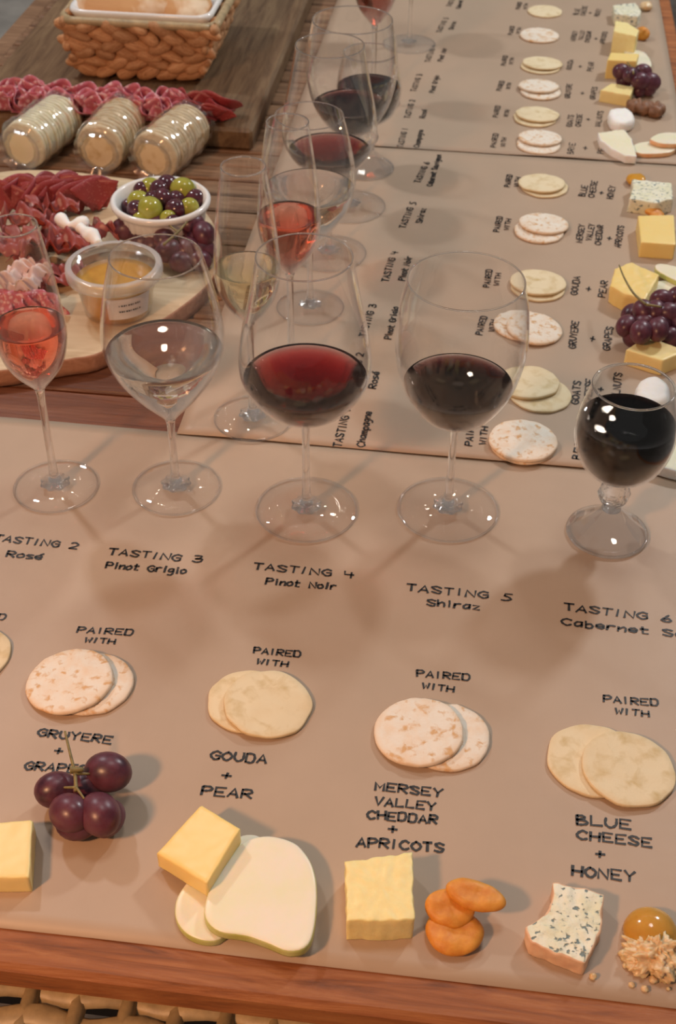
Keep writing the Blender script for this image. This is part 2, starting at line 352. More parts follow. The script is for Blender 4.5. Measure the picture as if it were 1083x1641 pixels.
# ---------------------------------------------------------------- table
TX0, TX1, TY0, TY1 = -.725, .262, .388, 2.26
tb = thing('dining_table', 'long red-brown wooden slatted dining table under the paper sheets', 'table')
def plank(nm, x0, x1, y0, y1, z1=-.0008, th=.022, b=.002, mat='slat'):
    link(nm, mesh(*box(x0, x1, y0, y1, z1 - th, z1, b)[:2], MAT[mat], smooth=False), tb)
plank('front_rail', TX0, TX1, TY0, TY0 + .115, th=.024, b=.004, mat='table')
plank('end_rail', TX0, TX1, TY1 - .10, TY1, th=.024, b=.004)
plank('side_rail', TX0, TX0 + .028, TY0 + .117, TY1 - .102, z1=-.004, mat='slat')
plank('side_rail', TX1 - .022, TX1, TY0 + .117, TY1 - .102, mat='table')
y = TY0 + .118; k = 0
while y < TY1 - .11:
    w = .034 if y > 1.0 else .062
    plank('slat', TX0 + .030, TX1 - .024, y, y + w, z1=-.0008 - .0006 * (k % 2), th=.018, mat='slat' if y > 1.02 else 'table_dim'); y += w + .0045; k += 1
lt = mesh(*box(TX0 + .04, TX1 - .04, TY0 + .03, TY1 - .05, -.10, -.028), MAT['dark'], smooth=False); link('apron', lt, tb)
for sx, sy in ((TX0 + .06, TY0 + .1), (TX1 - .10, TY0 + .1), (TX0 + .06, TY1 - .14), (TX1 - .10, TY1 - .14)):
    link('leg', mesh(*box(sx, sx + .06, sy, sy + .06, -.74, -.08, .004), MAT['table'], smooth=False), tb)
# ---------------------------------------------------------------- wicker chair under the near edge
ch = thing('wicker_chair', 'pale brown woven wicker chair tucked under near table edge', 'chair', (-.52, .18, -.74))
def chair():
    zt = .697; x0, x1, y0, y1 = 0, .56, 0, .30
    ny = 14
    for j in range(ny):                                       # strands running left-right, over and under
        yy = .02 + (y1 - .04) * j / (ny - 1)
        P = [(x0 + (x1 - x0) * i / 72, yy + .002 * math.sin(i * .8 + j), zt + .0042 * math.sin(PI * (i / 4.0) + PI * j)) for i in range(73)]
        V, F = tube(P, .0085, 8); V = [Vector((v.x, v.y, zt + (v.z - zt) * .5)) for v in V]
        link('wicker_strand', mesh(V, F, MAT['wicker2']), ch)
    for i in range(19):
        xx = x0 + (x1 - x0) * (i + .5) / 18.5
        link('wicker_stake', mesh(*tube([(xx, y0, zt), (xx, y1, zt)], .0055, 8), MAT['wicker2']), ch)
    for yy in (y0, y1): link('seat_rim', mesh(*tube([(x0, yy, zt - .002), (x1, yy, zt - .002)], .012, 10), MAT['wicker2']), ch)
    for xx in (x0, x1): link('seat_rim', mesh(*tube([(xx, y0, zt - .002), (xx, y1, zt - .002)], .012, 10), MAT['wicker2']), ch)
    for xx, yy in ((x0, y0), (x1, y0), (x0, y1), (x1, y1)): link('leg', mesh(*tube([(xx, yy, 0), (xx, yy, zt)], .014, 10), MAT['wicker2']), ch)
chair()
# ---------------------------------------------------------------- paper sheets with handwriting
GLY = {'A': "03 29 43|15 35", 'B': "03 09|~09 29 38 27 06|~06 36 44 23 03", 'C': "~48 29 07 05 23 44", 'D': "03 09|~09 39 46 33 03", 'E': "49 09 03 43|06 36",
 'F': "49 09 03|06 36", 'G': "~48 29 07 05 23 44|44 46 26", 'H': "03 09|43 49|06 46", 'I': "23 29", 'L': "09 03 43", 'M': "03 09 25 49 43", 'N': "03 09 43 49",
 'O': "~29 07 05 23 45 47 29", 'P': "03 09|~09 39 47 26 06", 'R': "03 09|~09 39 47 26 06|16 43", 'S': "~48 29 08 26 45 33 04", 'T': "09 49|29 23",
 'U': "~09 05 23 45 49", 'V': "09 23 49", 'W': "09 13 27 33 49", 'Y': "09 26 49|26 23", '1': "29 23", '2': "~08 29 47 03|03 43", '3': "~09 39 37 16|~16 46 44 23 04",
 '4': "09 06 46|38 33", '5': "49 19 17|~17 36 44 23 03", '6': "~39 16 04 23 44 36 15", '+': "24 28|06 46", 'a': "~37 17 05 13 35|37 33", 'b': "09 03|~06 27 35 23 03",
 'c': "~37 17 05 13 34", 'e': "~05 35 27 06 04 23 34", 'g': "~37 17 05 14 35|~37 33 21 01", 'h': "09 03|~05 27 36 33", 'i': "13 17|18 19", 'm': "03 07|~05 17 26 23|~25 37 46 43",
 'n': "03 07|~05 27 36 33", 'o': "~27 06 04 13 34 36 27", 'p': "01 07|~06 27 35 23 04", 'r': "03 07|~05 17 37", 's': "~37 17 06 25 34 13 03", 't': "19 13 33|07 37",
 'u': "~07 04 13 34|37 33", 'v': "07 13 37", 'z': "07 37 03 33", 'é': "~05 35 27 06 04 23 34|28 39"}
GW = {'I': 2.6, 'i': 2.0, '1': 2.8, 'm': 4.2, ' ': 3.2}
def lettering(parent, s, p0, p1, h, width=.0013, z=.0007, seed=0, name='lettering'):
    """handwritten words between two ground points (centre line), capitals h tall, as thin ribbons of ink"""
    r = rnd(hash_str(s) + seed); o = Vector((p0[0], p0[1])); e = Vector((p1[0], p1[1])); d = e - o; L = d.length
    if len(s) == 1: o = o - d * .5; 
    d.normalize(); up = Vector((-d.y, d.x)); adv = [(GW.get(c, 3.1 if c.islower() or c == 'é' else 4) + 1.5) for c in s]
    tot = sum(adv) - 1.5; kx = L / tot; ky = h * (1.15 if s == '+' else .68) / 6.0; x = 0; V, F = [], []
    for c, a in zip(s, adv):
        if c == ' ': x += a; continue
        jy = r.uniform(-.35, .35); sl = r.uniform(-.02, .10); jr = r.uniform(-.05, .05)
        for st in GLY[c].split('|'):
            sm = st[0] == '~'; st = st.lstrip('~')
            P = [Vector((int(q[0]) + r.uniform(-.13, .13), int(q[1]) - 6 + r.uniform(-.15, .15), 0)) for q in st.split()]
            if sm and len(P) > 2: P = crom(P, 5)
            Q = []
            for q in P:
                xx = x + q.x - (1 if c in 'I1' else 0) + sl * q.y; yy = q.y + jy + jr * q.x
                w = o + d * (xx * kx) + up * (yy * ky); Q.append(Vector((w.x, w.y, 0)))
            m = len(Q); b = len(V); hw = width / 2
            for i, q in enumerate(Q):
                t = (Q[min(i + 1, m - 1)] - Q[max(i - 1, 0)]); t = t.normalized() if t.length > 1e-9 else Vector((1, 0, 0)); nrm = Vector((-t.y, t.x, 0)); 
                ex = -t * hw * .6 if i == 0 else (t * hw * .6 if i == m - 1 else Vector())
                wv = hw * (1 + .2 * math.sin(i * 1.7 + x))
                for sg in (-1, 1): w = q + ex + nrm * wv * sg; V.append((w.x, w.y, z + sheet_z(w.x, w.y)))
            for i in range(m - 1): F.append((b + 2 * i, b + 2 * i + 2, b + 2 * i + 3, b + 2 * i + 1))
        x += a
    link(name, mesh(V, F, MAT['ink'], smooth=False), parent)
def hash_str(s): return sum(ord(c) * (i + 7) for i, c in enumerate(s))
def sheet_z(x, y):       # the paper surface: nearly flat, tiny waves
    zz = 0.0
    if y > Y3: zz = .0022
    elif y > Y2: zz = .0011
    return zz
Y1, Y2, Y3, Y4 = .413, .9135, 1.533, 2.135
XL, XR = -.2545, .2435
def sheet(label, x0, x1, y0, y1, z0, lift):
    nx, ny = 40, 40; V, F = [], []
    for s in (0, 1):
        for j in range(ny + 1):
            for i in range(nx + 1):
                u, v = i / nx, j / ny; x = x0 + (x1 - x0) * u; yy = y0 + (y1 - y0) * v + .0009 * nz(x * 9, y0 * 7)
                e = math.exp(-v * 60) * lift * (.5 + nz(x * 8, y0 * 3) * 1.2)
                V.append((x, yy, z0 + max(e, 0) + (0 if s else -.00035)))
    n1 = (nx + 1) * (ny + 1)
    for j in range(ny):
        for i in range(nx):
            a = j * (nx + 1) + i; q = (a, a + 1, a + nx + 2, a + nx + 1)
            F.append(tuple(reversed(q))); F.append(tuple(n1 + k for k in q))
    rim = [i for i in range(nx + 1)] + [j * (nx + 1) + nx for j in range(1, ny + 1)] + [ny * (nx + 1) + i for i in range(nx - 1, -1, -1)] + [j * (nx + 1) for j in range(ny - 1, 0, -1)]
    for i in range(len(rim)): a, b = rim[i], rim[(i + 1) % len(rim)]; F.append((a, b, n1 + b, n1 + a))
    return link('paper_sheet', mesh(V, F, MAT['paper']), label=label, cat='paper sheet', loc=(0, 0, 0))
sh1 = sheet('brown kraft paper sheet along the near table edge with TASTING 2 to 6 written', -.86 + .14, XR, Y1, Y2 + .004, .0002, 0)
sh2 = sheet('brown kraft paper sheet in the middle, lettering turned sideways', XL, XR, Y2, Y3 + .004, .0011, .0012)
sh3 = sheet('farthest brown kraft paper sheet, reaching the far table end', XL, XR, Y3, Y4, .0022, .0016)
near = [("TASTING 2", (-8, 862), (125, 876), .0108), ("Rosé", (12, 888), (68, 893), .0100), ("TASTING 3", (175, 884), (323, 898), .0108), ("Pinot Grigio", (171, 906), (298, 916), .0100),
 ("TASTING 4", (407, 908), (566, 922), .0108), ("Pinot Noir", (427, 932), (538, 941), .0100), ("TASTING 5", (652, 942), (819, 958), .0108), ("Shiraz", (684, 966), (768, 973), .0100),
 ("TASTING 6", (904, 973), (1075, 993), .0108), ("Cabernet Sauvignon", (900, 997), (1215, 1030), .0100),
 ("PAIRED", (-72, 984), (9, 990), .0085), ("PAIRED", (125, 1010), (213, 1014), .0085), ("WITH", (137, 1026), (184, 1029), .0072), ("PAIRED", (407, 1043), (481, 1049), .0085), ("WITH", (412, 1061), (461, 1065), .0075),
 ("PAIRED", (668, 1080), (752, 1086), .0088), ("WITH", (677, 1100), (727, 1105), .0078), ("PAIRED", (967, 1120), (1054, 1127), .0088), ("WITH", (986, 1140), (1039, 1145), .0078),
 ("GRUYERE", (62, 1174), (179, 1187), .0092), ("+", (94, 1204), (106, 1205), .006), ("GRAPES", (41, 1227), (140, 1234), .0098), ("GOUDA", (339, 1210), (427, 1218), .0105), ("+", (363, 1244), (377, 1246), .006), ("PEAR", (324, 1268), (403, 1274), .0100),
 ("MERSEY", (602, 1260), (708, 1272), .0095), ("VALLEY", (601, 1284), (697, 1293), .0092), ("CHEDDAR", (589, 1306), (700, 1314), .0092), ("+", (629, 1330), (643, 1331), .006), ("APRICOTS", (572, 1350), (710, 1359), .0098),
 ("BLUE", (924, 1314), (1010, 1322), .0105), ("CHEESE", (925, 1338), (1043, 1351), .0098), ("+", (961, 1370), (975, 1372), .006), ("HONEY", (917, 1396), (1016, 1406), .0105)]
for i, (s, a, b, h) in enumerate(near):
    lettering(sh1, s, at(*a), at(*b), h, .0017 if h > .009 else .0015, .0006, i)
side = [("TASTING 1", (540, 718), (556, 657), .0105), ("Champagne", (577, 718), (590, 662), .0098), ("Rosé", (596, 624), (602, 598), .0098), ("TASTING 2", (562, 624), (577, 568), .0105), ("TASTING 3", (581, 541), (597, 490), .0105), ("Pinot Grigio", (621, 545), (634, 494), .0098),
 ("TASTING 4", (616, 453), (632, 405), .0105), ("Pinot Noir", (643, 451), (655, 413), .0098), ("TASTING 5", (644, 367), (662, 326), .0105), ("Shiraz", (671, 359), (678, 336), .0098), ("TASTING 6", (668, 294), (684, 262), .0105), ("Cabernet Sauvignon", (688, 300), (703, 250), .0098),
 ("PAIRED", (750, 716), (757, 672), .0090), ("WITH", (773, 714), (776, 686), .0080), ("PAIRED", (758, 620), (764, 585), .0090), ("WITH", (781, 618), (785, 598), .0080), ("PAIRED", (767, 538), (775, 509), .0090), ("WITH", (787, 533), (791, 515), .0080), ("PAIRED", (779, 462), (784, 434), .0088), ("WITH", (795, 459), (798, 440), .0078),
 ("PAIRED", (795, 373), (801, 349), .0088), ("WITH", (811, 370), (815, 353), .0078), ("PAIRED", (812, 301), (817, 282), .0088), ("WITH", (827, 301), (830, 286), .0078),
 ("BRIE", (924, 738), (929, 702), .0105), ("+", (958, 718), (960, 708), .0065), ("PEAR", (992, 735), (997, 703), .0105), ("GOATS", (921, 649), (925, 613), .0100), ("CHEESE", (940, 648), (944, 610), .0095), ("+", (963, 626), (964, 620), .006), ("WALNUTS", (984, 648), (990, 600), .0100), ("GRUYERE", (916, 560), (921, 517), .0098), ("+", (949, 545), (951, 538), .006), ("GRAPES", (971, 563), (976, 526), .0098),
 ("GOUDA", (919, 474), (924, 445), .0098), ("+", (943, 465), (944, 459), .006), ("PEAR", (964, 478), (968, 452), .0100), ("MERSEY", (927, 390), (932, 362), .0095), ("VALLEY", (943, 387), (948, 361), .0090), ("CHEDDAR", (957, 394), (962, 363), .0090), ("+", (976, 384), (977, 379), .006), ("APRICOTS", (989, 398), (995, 364), .0098),
 ("BLUE", (932, 316), (937, 299), .0105), ("CHEESE", (947, 318), (952, 292), .0098), ("+", (963, 311), (964, 307), .006), ("HONEY", (976, 320), (981, 300), .0105)]
DY = Y3 - Y2 - .018
for i, (s, a, b, h) in enumerate(side):
    A, B = at(*a), at(*b); lettering(sh2, s, A, B, h, .0015, .0006, i + 50)
    q = Vector((0, DY * .97, 0)); A2 = Vector((A.x, Y3 + (A.y - Y2) * .975, 0)); B2 = Vector((B.x, Y3 + (B.y - Y2) * .975, 0))
    lettering(sh3, s, A2, B2, h, .0013, .0006, i + 150)
# ---------------------------------------------------------------- glasses
def dense(P, n=7): return [(max(v.x, 0), v.y) for v in crom([(a, b, 0) for a, b in P], n)]
BOWL = {
 'shiraz': [(.0036, .086), (.012, .0905), (.028, .102), (.0425, .126), (.0495, .154), (.0500, .172), (.0478, .196), (.0431, .218)],
 'noir': [(.0036, .092), (.014, .0965), (.034, .110), (.0475, .130), (.0508, .147), (.0480, .172), (.0415, .203), (.0352, .237)],
 'white': [(.0034, .072), (.010, .080), (.025, .098), (.040, .121), (.0475, .144), (.0467, .166), (.0412, .195), (.0345, .221)],
 'flute': [(.0030, .101), (.009, .1075), (.021, .124), (.0272, .144), (.0278, .162), (.0245, .20), (.0180, .245)]}
FOOT = {'shiraz': .0419, 'noir': .0421, 'white': .0371, 'flute': .0355}
def wine_mesh(bowl, lev, mat, gap=.0009):
    P = [(max(r - gap, .0006), z + gap * .8) for r, z in dense(bowl)]
    Q = [(.0004, P[0][1])] + [p for p in P if p[1] < lev - .001]
    i = len(Q) - 1; a = max((p for p in P if p[1] < lev), key=lambda p: p[1]); b = min((p for p in P if p[1] >= lev), key=lambda p: p[1])
    t = (lev - a[1]) / max(b[1] - a[1], 1e-6); r = a[0] + (b[0] - a[0]) * t
    Q += [(r - .00005, lev), (r - .0008, lev - .0006), (r * .8, lev - .0008), (r * .4, lev - .0008), (.0004, lev - .0008)]
    V, F = closed_lathe(Q, 64); return mesh(V, F, mat)
def make_glass(kind, wine, lev, label, loc, s=1.0, group=None, wl=None):
    b = BOWL[kind]; g = thing('wine_glass', label, 'wine glass', loc, random.Random(str(loc)).uniform(0, 6), group)
    g.scale = (s, s, s)
    D = dense(b); th = .0007
    outer = D; inner = [(r - th, z + (th if r < .02 else 0)) for r, z in D if r > .004]
    prof = [(.0004, D[0][1])] + outer + [(D[-1][0] - th * .5, D[-1][1] + .0005)] + list(reversed(inner)) + [(.0004, inner[0][1])]
    link('bowl', mesh(*closed_lathe(prof, 64), MAT['glass']), g)
    link('rim', mesh(*torus_ring(D[-1][0] - th * .5, D[-1][1], .00065), MAT['stem']), g)
    zb = D[0][1]; R = FOOT[kind]
    sp = dense([(.0060, .0036), (.0115, .0050), (.0122, .0064), (.0085, .0082), (.0048, .0105), (.0036, .020), (.0032, .035), (.0031, zb - .02), (.0035, zb - .004), (.0045, zb + .0005)], 5)
    link('stem', mesh(*closed_lathe([(.0004, .0036)] + sp + [(.0004, zb + .0012)], 40, lambda a, z: 1 + (.07 * math.cos(8 * a) if z < .009 else 0)), MAT['stem']), g)
    fp = [(.0004, .0020), (R * .6, .0014), (R - .001, .0008), (R, .0014), (R - .0008, .0021), (R * .6, .0030), (R * .33, .0040), (.0004, .0042)]
    link('foot', mesh(*closed_lathe(fp, 64), MAT['foot']), g)
    link('foot_rim', mesh(*torus_ring(R - .0004, .0014, .0008), MAT['stem']), g)
    link('wine', wine_mesh(b, lev, WINE[wine]), g, label=wl)
    return g
def torus_ring(R, z, r, n=64, m=8):
    V, F = [], []
    for k in range(n):
        a = 2 * PI * k / n
        for j in range(m):
            b = 2 * PI * j / m; V.append(((R + r * math.cos(b)) * math.cos(a), (R + r * math.cos(b)) * math.sin(a), z + r * math.sin(b)))
    for k in range(n):
        for j in range(m): F.append((k * m + j, ((k + 1) % n) * m + j, ((k + 1) % n) * m + (j + 1) % m, k * m + (j + 1) % m))
    return V, F
GB = [(.0036, .057), (.016, .0605), (.0305, .073), (.0385, .095), (.0375, .115), (.0335, .133), (.0310, .1447)]
def make_goblet(label, loc, lev=.113, s=1.0):
    g = thing('goblet', label, 'wine glass', loc); g.scale = (s, s, s)
    D = dense(GB); th = .0012; inner = [(r - th, z + (th if r < .02 else 0)) for r, z in D if r > .005]
    link('bowl', mesh(*closed_lathe([(.0004, D[0][1])] + D + list(reversed(inner)) + [(.0004, inner[0][1])], 64), MAT['glass']), g)
    link('rim', mesh(*torus_ring(D[-1][0] - th * .5, D[-1][1], .001), MAT['stem']), g)
    # faceted knob
    def f(v): k = 1 + .07 * math.cos(8 * math.atan2(v.y, v.x)) * math.cos(v.z * 260); return Vector((v.x * k, v.y * k, v.z + .042))
    link('faceted_knob', mesh(*ellipsoid(.0125, .0125, .0135, 24, 8, f), MAT['stem'], smooth=False), g)
    link('neck', mesh(*closed_lathe([(.0004, .026), (.008, .026), (.006, .030), (.0055, .034)] + [(.0004, .034)], 24), MAT['stem']), g)
    link('neck', mesh(*closed_lathe([(.0004, .0525), (.006, .0525), (.0065, .057), (.010, .0595), (.0004, .0595)], 24), MAT['stem']), g)
    fp = [(.0004, .0006), (.030, .0004), (.0325, .0012), (.0328, .0028), (.029, .0055), (.022, .0105), (.014, .0180), (.008, .0262), (.0004, .0264)]
    link('foot', mesh(*closed_lathe(fp, 20, lambda a, z: 1 + (.05 * math.cos(10 * a) if .003 < z < .024 else 0)), MAT['cut'], smooth=False), g)
    link('foot_rim', mesh(*torus_ring(.0322, .0016, .0012), MAT['stem']), g)
    link('wine', wine_mesh(GB, lev, WINE['cab'], .0014), g)
P0 = lambda x, y: (at(x, y).x, at(x, y).y, .0004)
P2 = lambda x, y: (at(x, y).x, at(x, y).y, .0013)
make_glass('flute', 'rose', .161, 'slim glass of orange-pink rosé, leftmost of the front row', P0(90, 781))
make_glass('white', 'white', .139, 'tulip glass of clear white wine behind TASTING 3', P0(283, 783))
make_glass('noir', 'noir', .1335, 'round-bellied glass of bright red wine behind TASTING 4', P0(491, 818))
make_glass('shiraz', 'shiraz', .128, 'large egg-shaped glass of dark red wine behind TASTING 5', P0(717, 818))
make_goblet('short goblet of near-black red wine with faceted knob stem, front right', P0(972, 854))
make_glass('flute', 'sparkling', .1555, 'champagne flute of pale yellow wine behind the front pinot noir glass', P2(406, 673))
make_glass('flute', 'rose', .160, 'orange rosé flute standing just behind the champagne flute', P2(467, 590))
make_glass('white', 'white', .143, 'clear white wine glass standing right behind the farther orange rosé flute', P2(497, 495), .925)
make_glass('noir', 'noir', .125, 'red wine glass standing behind the second white wine glass', P2(527, 408), .96)
make_glass('shiraz', 'shiraz', .126, 'tall dark red glass in the back column, beside sideways TASTING 5', P2(560, 333), .98)
make_goblet('small dark red goblet mostly hidden behind the back shiraz glass', (P2(588, 272)), .105, .98)
gy = lambda x, y: (x, y, .0024)
make_glass('flute', 'rose', .165, 'amber-orange flute at the top centre, bowl bottom in view', gy(-.158, 1.665))
make_glass('noir', 'cab', .135, 'farthest dark red glass cut by the top frame edge', gy(-.128, 1.88), .9)
# ---------------------------------------------------------------- crackers
def disc(r, n=48, irr=.012, seed=0, poly=0):
    return [(r * (1 + irr * 2 * nz(math.cos(a) * 2.2 + seed, math.sin(a) * 2.2, seed * .37) + (poly * abs(math.sin(a * 4.5)) if poly else 0)) * math.cos(a), r * (1 + irr * 2 * nz(math.cos(a) * 2.2 + seed, math.sin(a) * 2.2, seed * .37) + (poly * abs(math.sin(a * 4.5)) if poly else 0)) * math.sin(a)) for a in [2 * PI * k / n for k in range(n)]]
CK = {}
def cracker_mesh(kind, v):
    if (kind, v) not in CK:
        if kind == 'water':
            V, F, fm = slab(disc(.0303, 56, .012, v), .0032, .0014, 56, 1, 9, .0005, 150, v, topfn=lambda x, y: .0008 * max(0, 1 - (x * x + y * y) / .0009) + .0006 * nz(x * 130, y * 130, v))
            CK[(kind, v)] = mesh(V, F, [MAT['water']])
        else:
            V, F, fm = slab(disc(.0305, 56, .02, v + 9, .015), .0026, .0009, 56, 1, 7, .0003, 90, v, topfn=lambda x, y: .0004 * nz(x * 70, y * 70, v))
            CK[(kind, v)] = mesh(V, F, [MAT['oat']])
    return CK[(kind, v)]
def cracker(kind, px, py, z, label, v=0, s=1.0, tilt=(0, 0), zz0=.0004):
    p = at(px, py, z + .003)
    o = link('cracker', cracker_mesh(kind, v), None, (p.x, p.y, z + zz0), (tilt[0], tilt[1], v * 1.3), label, 'cracker', 'crackers laid on the paper sheets', scale=s)
    return o
def pair(kind, low, top, what, v, s=1.0, s2=1.0, z0=.0004, lone=False):
    kn = 'toasted water cracker' if kind == 'water' else 'pale oat cracker'
    a, b = at(*low), at(*top); d = (b - a); L = d.length; th = .0034 if kind == 'water' else .0027
    cracker(kind, low[0], low[1], 0, 'lower ' + kn + ' ' + what, v, s, zz0=z0)
    ta = math.asin(min(th / max(.035 * s + L * .5, .01), .4)) if L > .006 else 0
    # rest on the lower biscuit on one side and on the paper on the other
    o = cracker(kind, top[0], top[1], th * .62 + .0006, 'upper ' + kn + ' ' + what, v + 1, s2, zz0=z0)
    ax = Vector((-d.y, d.x, 0)).normalized() if L > 0 else Vector((1, 0, 0))
    R = Matrix.Rotation(ta, 3, ax) @ Matrix.Rotation(v * 1.3, 3, 'Z'); o.rotation_euler = R.to_euler()
    if L <= .006: o.location.z = z0 + th
pair('water', (148, 1094), (112, 1090), 'of the pair above GRUYERE, near sheet', 0, .97, 1.03)
pair('oat', (398, 1122), (429, 1126), 'of the pair above GOUDA, near sheet', 2, .95, 1.0)
pair('water', (716, 1179), (671, 1171), 'of the pair above MERSEY VALLEY, near sheet', 4, .99, 1.02)
pair('oat', (951, 1216), (1007, 1230), 'of the pair above BLUE CHEESE, near sheet', 6, 1.02, 1.02)
cracker('oat', -52, 1048, 0, 'pale oat cracker barely in view at the left frame edge', 3)
pair('water', (838, 711), (838, 707), 'beside sideways BRIE, middle sheet', 8, .97, 1.0, .0013)
pair('oat', (866, 632), (846, 612), 'beside sideways GOATS CHEESE, middle sheet', 10, .93, .95, .0013)
pair('water', (835, 521), (856, 526), 'beside sideways GRUYERE, middle sheet', 0, .92, .92, .0013)
pair('oat', (862, 460), (862, 452), 'beside sideways GOUDA, middle sheet', 6, .92, .95, .0013)
pair('water', (864, 370), (871, 358), 'beside sideways MERSEY VALLEY, middle sheet', 4, .92, .92, .0013)
pair('oat', (872, 299), (868, 293), 'beside sideways BLUE CHEESE, middle sheet', 8, .90, .90, .0013)
for (k, a, b, w, v) in [('water', (863, 233), (865, 222), 'nearest on the farthest sheet', 4), ('oat', (857, 190), (861, 184), 'left of the white goat cheese, farthest sheet', 2), ('water', (866, 148), (863, 139), 'left of the cheese block by the small grapes', 8), ('oat', (866, 107), (869, 102), 'left of the gouda, farthest sheet', 6)]:
    pair(k, a, b, w, v, .90, .90, .0024)
cracker('water', 864, 58, 0, 'toasted water cracker second from the far table end', 5, .95, zz0=.0024)
cracker('oat', 873, 19, 0, 'pale oat cracker closest to the far table end', 7, .85, zz0=.0024)
# ---------------------------------------------------------------- cheeses and fruit
def block(name, px, h, mats, label, cat='cheese', bev=.0012, z0=.0004, base=None, n=72, amp=.0003, freq=120, round_=False, seed=0, **kw):
    """px: outline of the top face in the photograph; the block stands at its real place and height"""
    P = [at(x, y, h + z0 + (base(0, 0) if base else 0)) for x, y in px]
    c = sum(P, Vector()) / len(P); Q = [(p.x - c.x, p.y - c.y) for p in P]
    if sum(Q[i][0] * Q[(i + 1) % len(Q)][1] - Q[(i + 1) % len(Q)][0] * Q[i][1] for i in range(len(Q))) < 0: Q.reverse()
    if round_: Q = [(v.x, v.y) for v in crom([(a, b, 0) for a, b in Q], 8, True)]
    V, F, fm = slab(Q, h, bev, n, 4, 9, amp, freq, seed, base, **kw)
    return link(name, mesh(V, F, mats, fm if len(mats) > 1 else None), None, (c.x, c.y, z0), (0, 0, 0), label, cat)
block('cheese_block', [(-60, 1322), (53, 1313), (47, 1406), (-66, 1408)], .015, [MAT['gruyere']], 'yellow gruyere block cut off by the left frame edge', bot=1)
block('pear_slice', [(290, 1425), (280, 1455), (285, 1480), (305, 1500), (335, 1508), (362, 1497), (400, 1440), (440, 1370), (425, 1345), (400, 1336), (375, 1345), (330, 1380)], .006, [MAT['pear'], MAT['pearskin']], 'green-edged pear slice mostly hidden under the upper pear slice', 'pear slice', .0016, skin_in=1, round_=True, amp=.0002)
block('pear_slice', [(330, 1440), (345, 1400), (370, 1365), (400, 1344), (435, 1339), (475, 1352), (500, 1385), (508, 1430), (503, 1490), (490, 1518), (462, 1524), (430, 1512), (395, 1500), (350, 1492), (328, 1470)], .007, [MAT['pear'], MAT['pearskin']], 'large pale pear slice in front, beside the gouda', 'pear slice', .0016, skin_in=1, z0=.0066, round_=True, amp=.0002)
tl = lambda x, y: max(-.002, .0075 + x * .16 - y * .02)
block('cheese_block', [(322, 1288), (386, 1335), (332, 1418), (250, 1358)], .014, [MAT['gouda']], 'smooth yellow gouda block leaning on the pear slices', base=lambda x, y: .0080 + x * .20 + y * .02, bot=1)
block('cheese_block', [(553, 1380), (661, 1365), (664, 1472), (610, 1476), (556, 1474)], .021, [MAT['cheddar']], 'crumbly pale yellow cheddar block under APRICOTS', amp=.0010, freq=170, n=96, bot=1)
block('blue_cheese_wedge', [(886, 1414), (925, 1420), (968, 1433), (963, 1490), (938, 1545), (895, 1530), (850, 1510), (842, 1485), (872, 1466), (885, 1445)], .0125, [MAT['blue'], MAT['rind']], 'blue-veined cheese wedge with pinkish rind under HONEY', amp=.0013, freq=150, n=96, bot=1)
cr = rnd(5)
# apricots
def apricot(px, py, z, rx, ry, rz, rot, label, tilt=(0, 0), z0=.0004):
    sd = cr.random() * 9
    def f(v):
        r = math.hypot(v.x / rx, v.y / ry); dz = -.35 * rz * math.exp(-(r * 2.2) ** 2) * (1 if v.z > 0 else -.6)
        k = 1 + .10 * nz(v.x * 60 + sd, v.y * 60, v.z * 60); return Vector((v.x * k, v.y * k, v.z + dz + .0012 * nz(v.x * 160, v.y * 160, sd)))
    p = at(px, py, z + rz); link('dried_apricot', mesh(*ellipsoid(rx, ry, rz, 36, 18, f), MAT['apricot']), None, (p.x, p.y, z + rz * .86 + z0), (tilt[0], tilt[1], rot), label, 'apricot', 'dried apricots beside the near cheddar')
apricot(727, 1493, 0, .0178, .0155, .0062, -.2, 'lowest and largest dried apricot beside the cheddar block')
apricot(721, 1456, .0075, .0150, .0120, .0048, .1, 'middle dried apricot wedged between the other two', (.25, 0))
apricot(762, 1435, .0145, .0185, .0098, .0048, -.15, 'uppermost long dried apricot beside the cheddar block', (.1, .05))
# grapes
GM = mesh(*ellipsoid(.0132, .0108, .0110, 24, 14), MAT['grape'])
def grapes(name, label, items, stem, z0, scale=1.0, mesh_=GM):
    c = at(*items[0][:2], 0); g = thing(name, label, 'grapes', (c.x, c.y, z0))
    for (x, y, z, rz, s) in items:
        p = at(x, y, z + z0); link('grape', mesh_, g, (p.x - c.x, p.y - c.y, z), (.2, .3 * math.sin(rz * 3), rz), scale=s * scale)
    for st, r in stem:
        P = crom([at(x, y, z + z0) - Vector((c.x, c.y, z0)) for x, y, z in st], 5); link('stem', mesh(*tube(P, r, 8, lambda t: 1.2 - .5 * t), MAT['twig']), g)
    return g
grapes('grape_bunch', 'small bunch of dark red grapes under the word GRAPES', [(173, 1237, .018, -.1, 1.22), (91, 1266, .014, .5, 1.12), (112, 1303, .020, -.6, 1.14), (160, 1305, .020, -.9, 1.2), (122, 1320, .012, .2, 1.0), (136, 1262, .011, .7, 1.0), (142, 1312, .011, 1.2, .95), (172, 1312, .012, 1.2, 1.0)],
       [([(122, 1268, .026), (120, 1240, .028), (113, 1210, .032), (104, 1172, .036)], .0011), ([(120, 1240, .028), (145, 1240, .024)], .0010), ([(122, 1262, .027), (100, 1262, .022)], .0009), ([(122, 1262, .027), (135, 1280, .028)], .0009), ([(112, 1234, .030), (134, 1233, .029)], .002)], .0004)
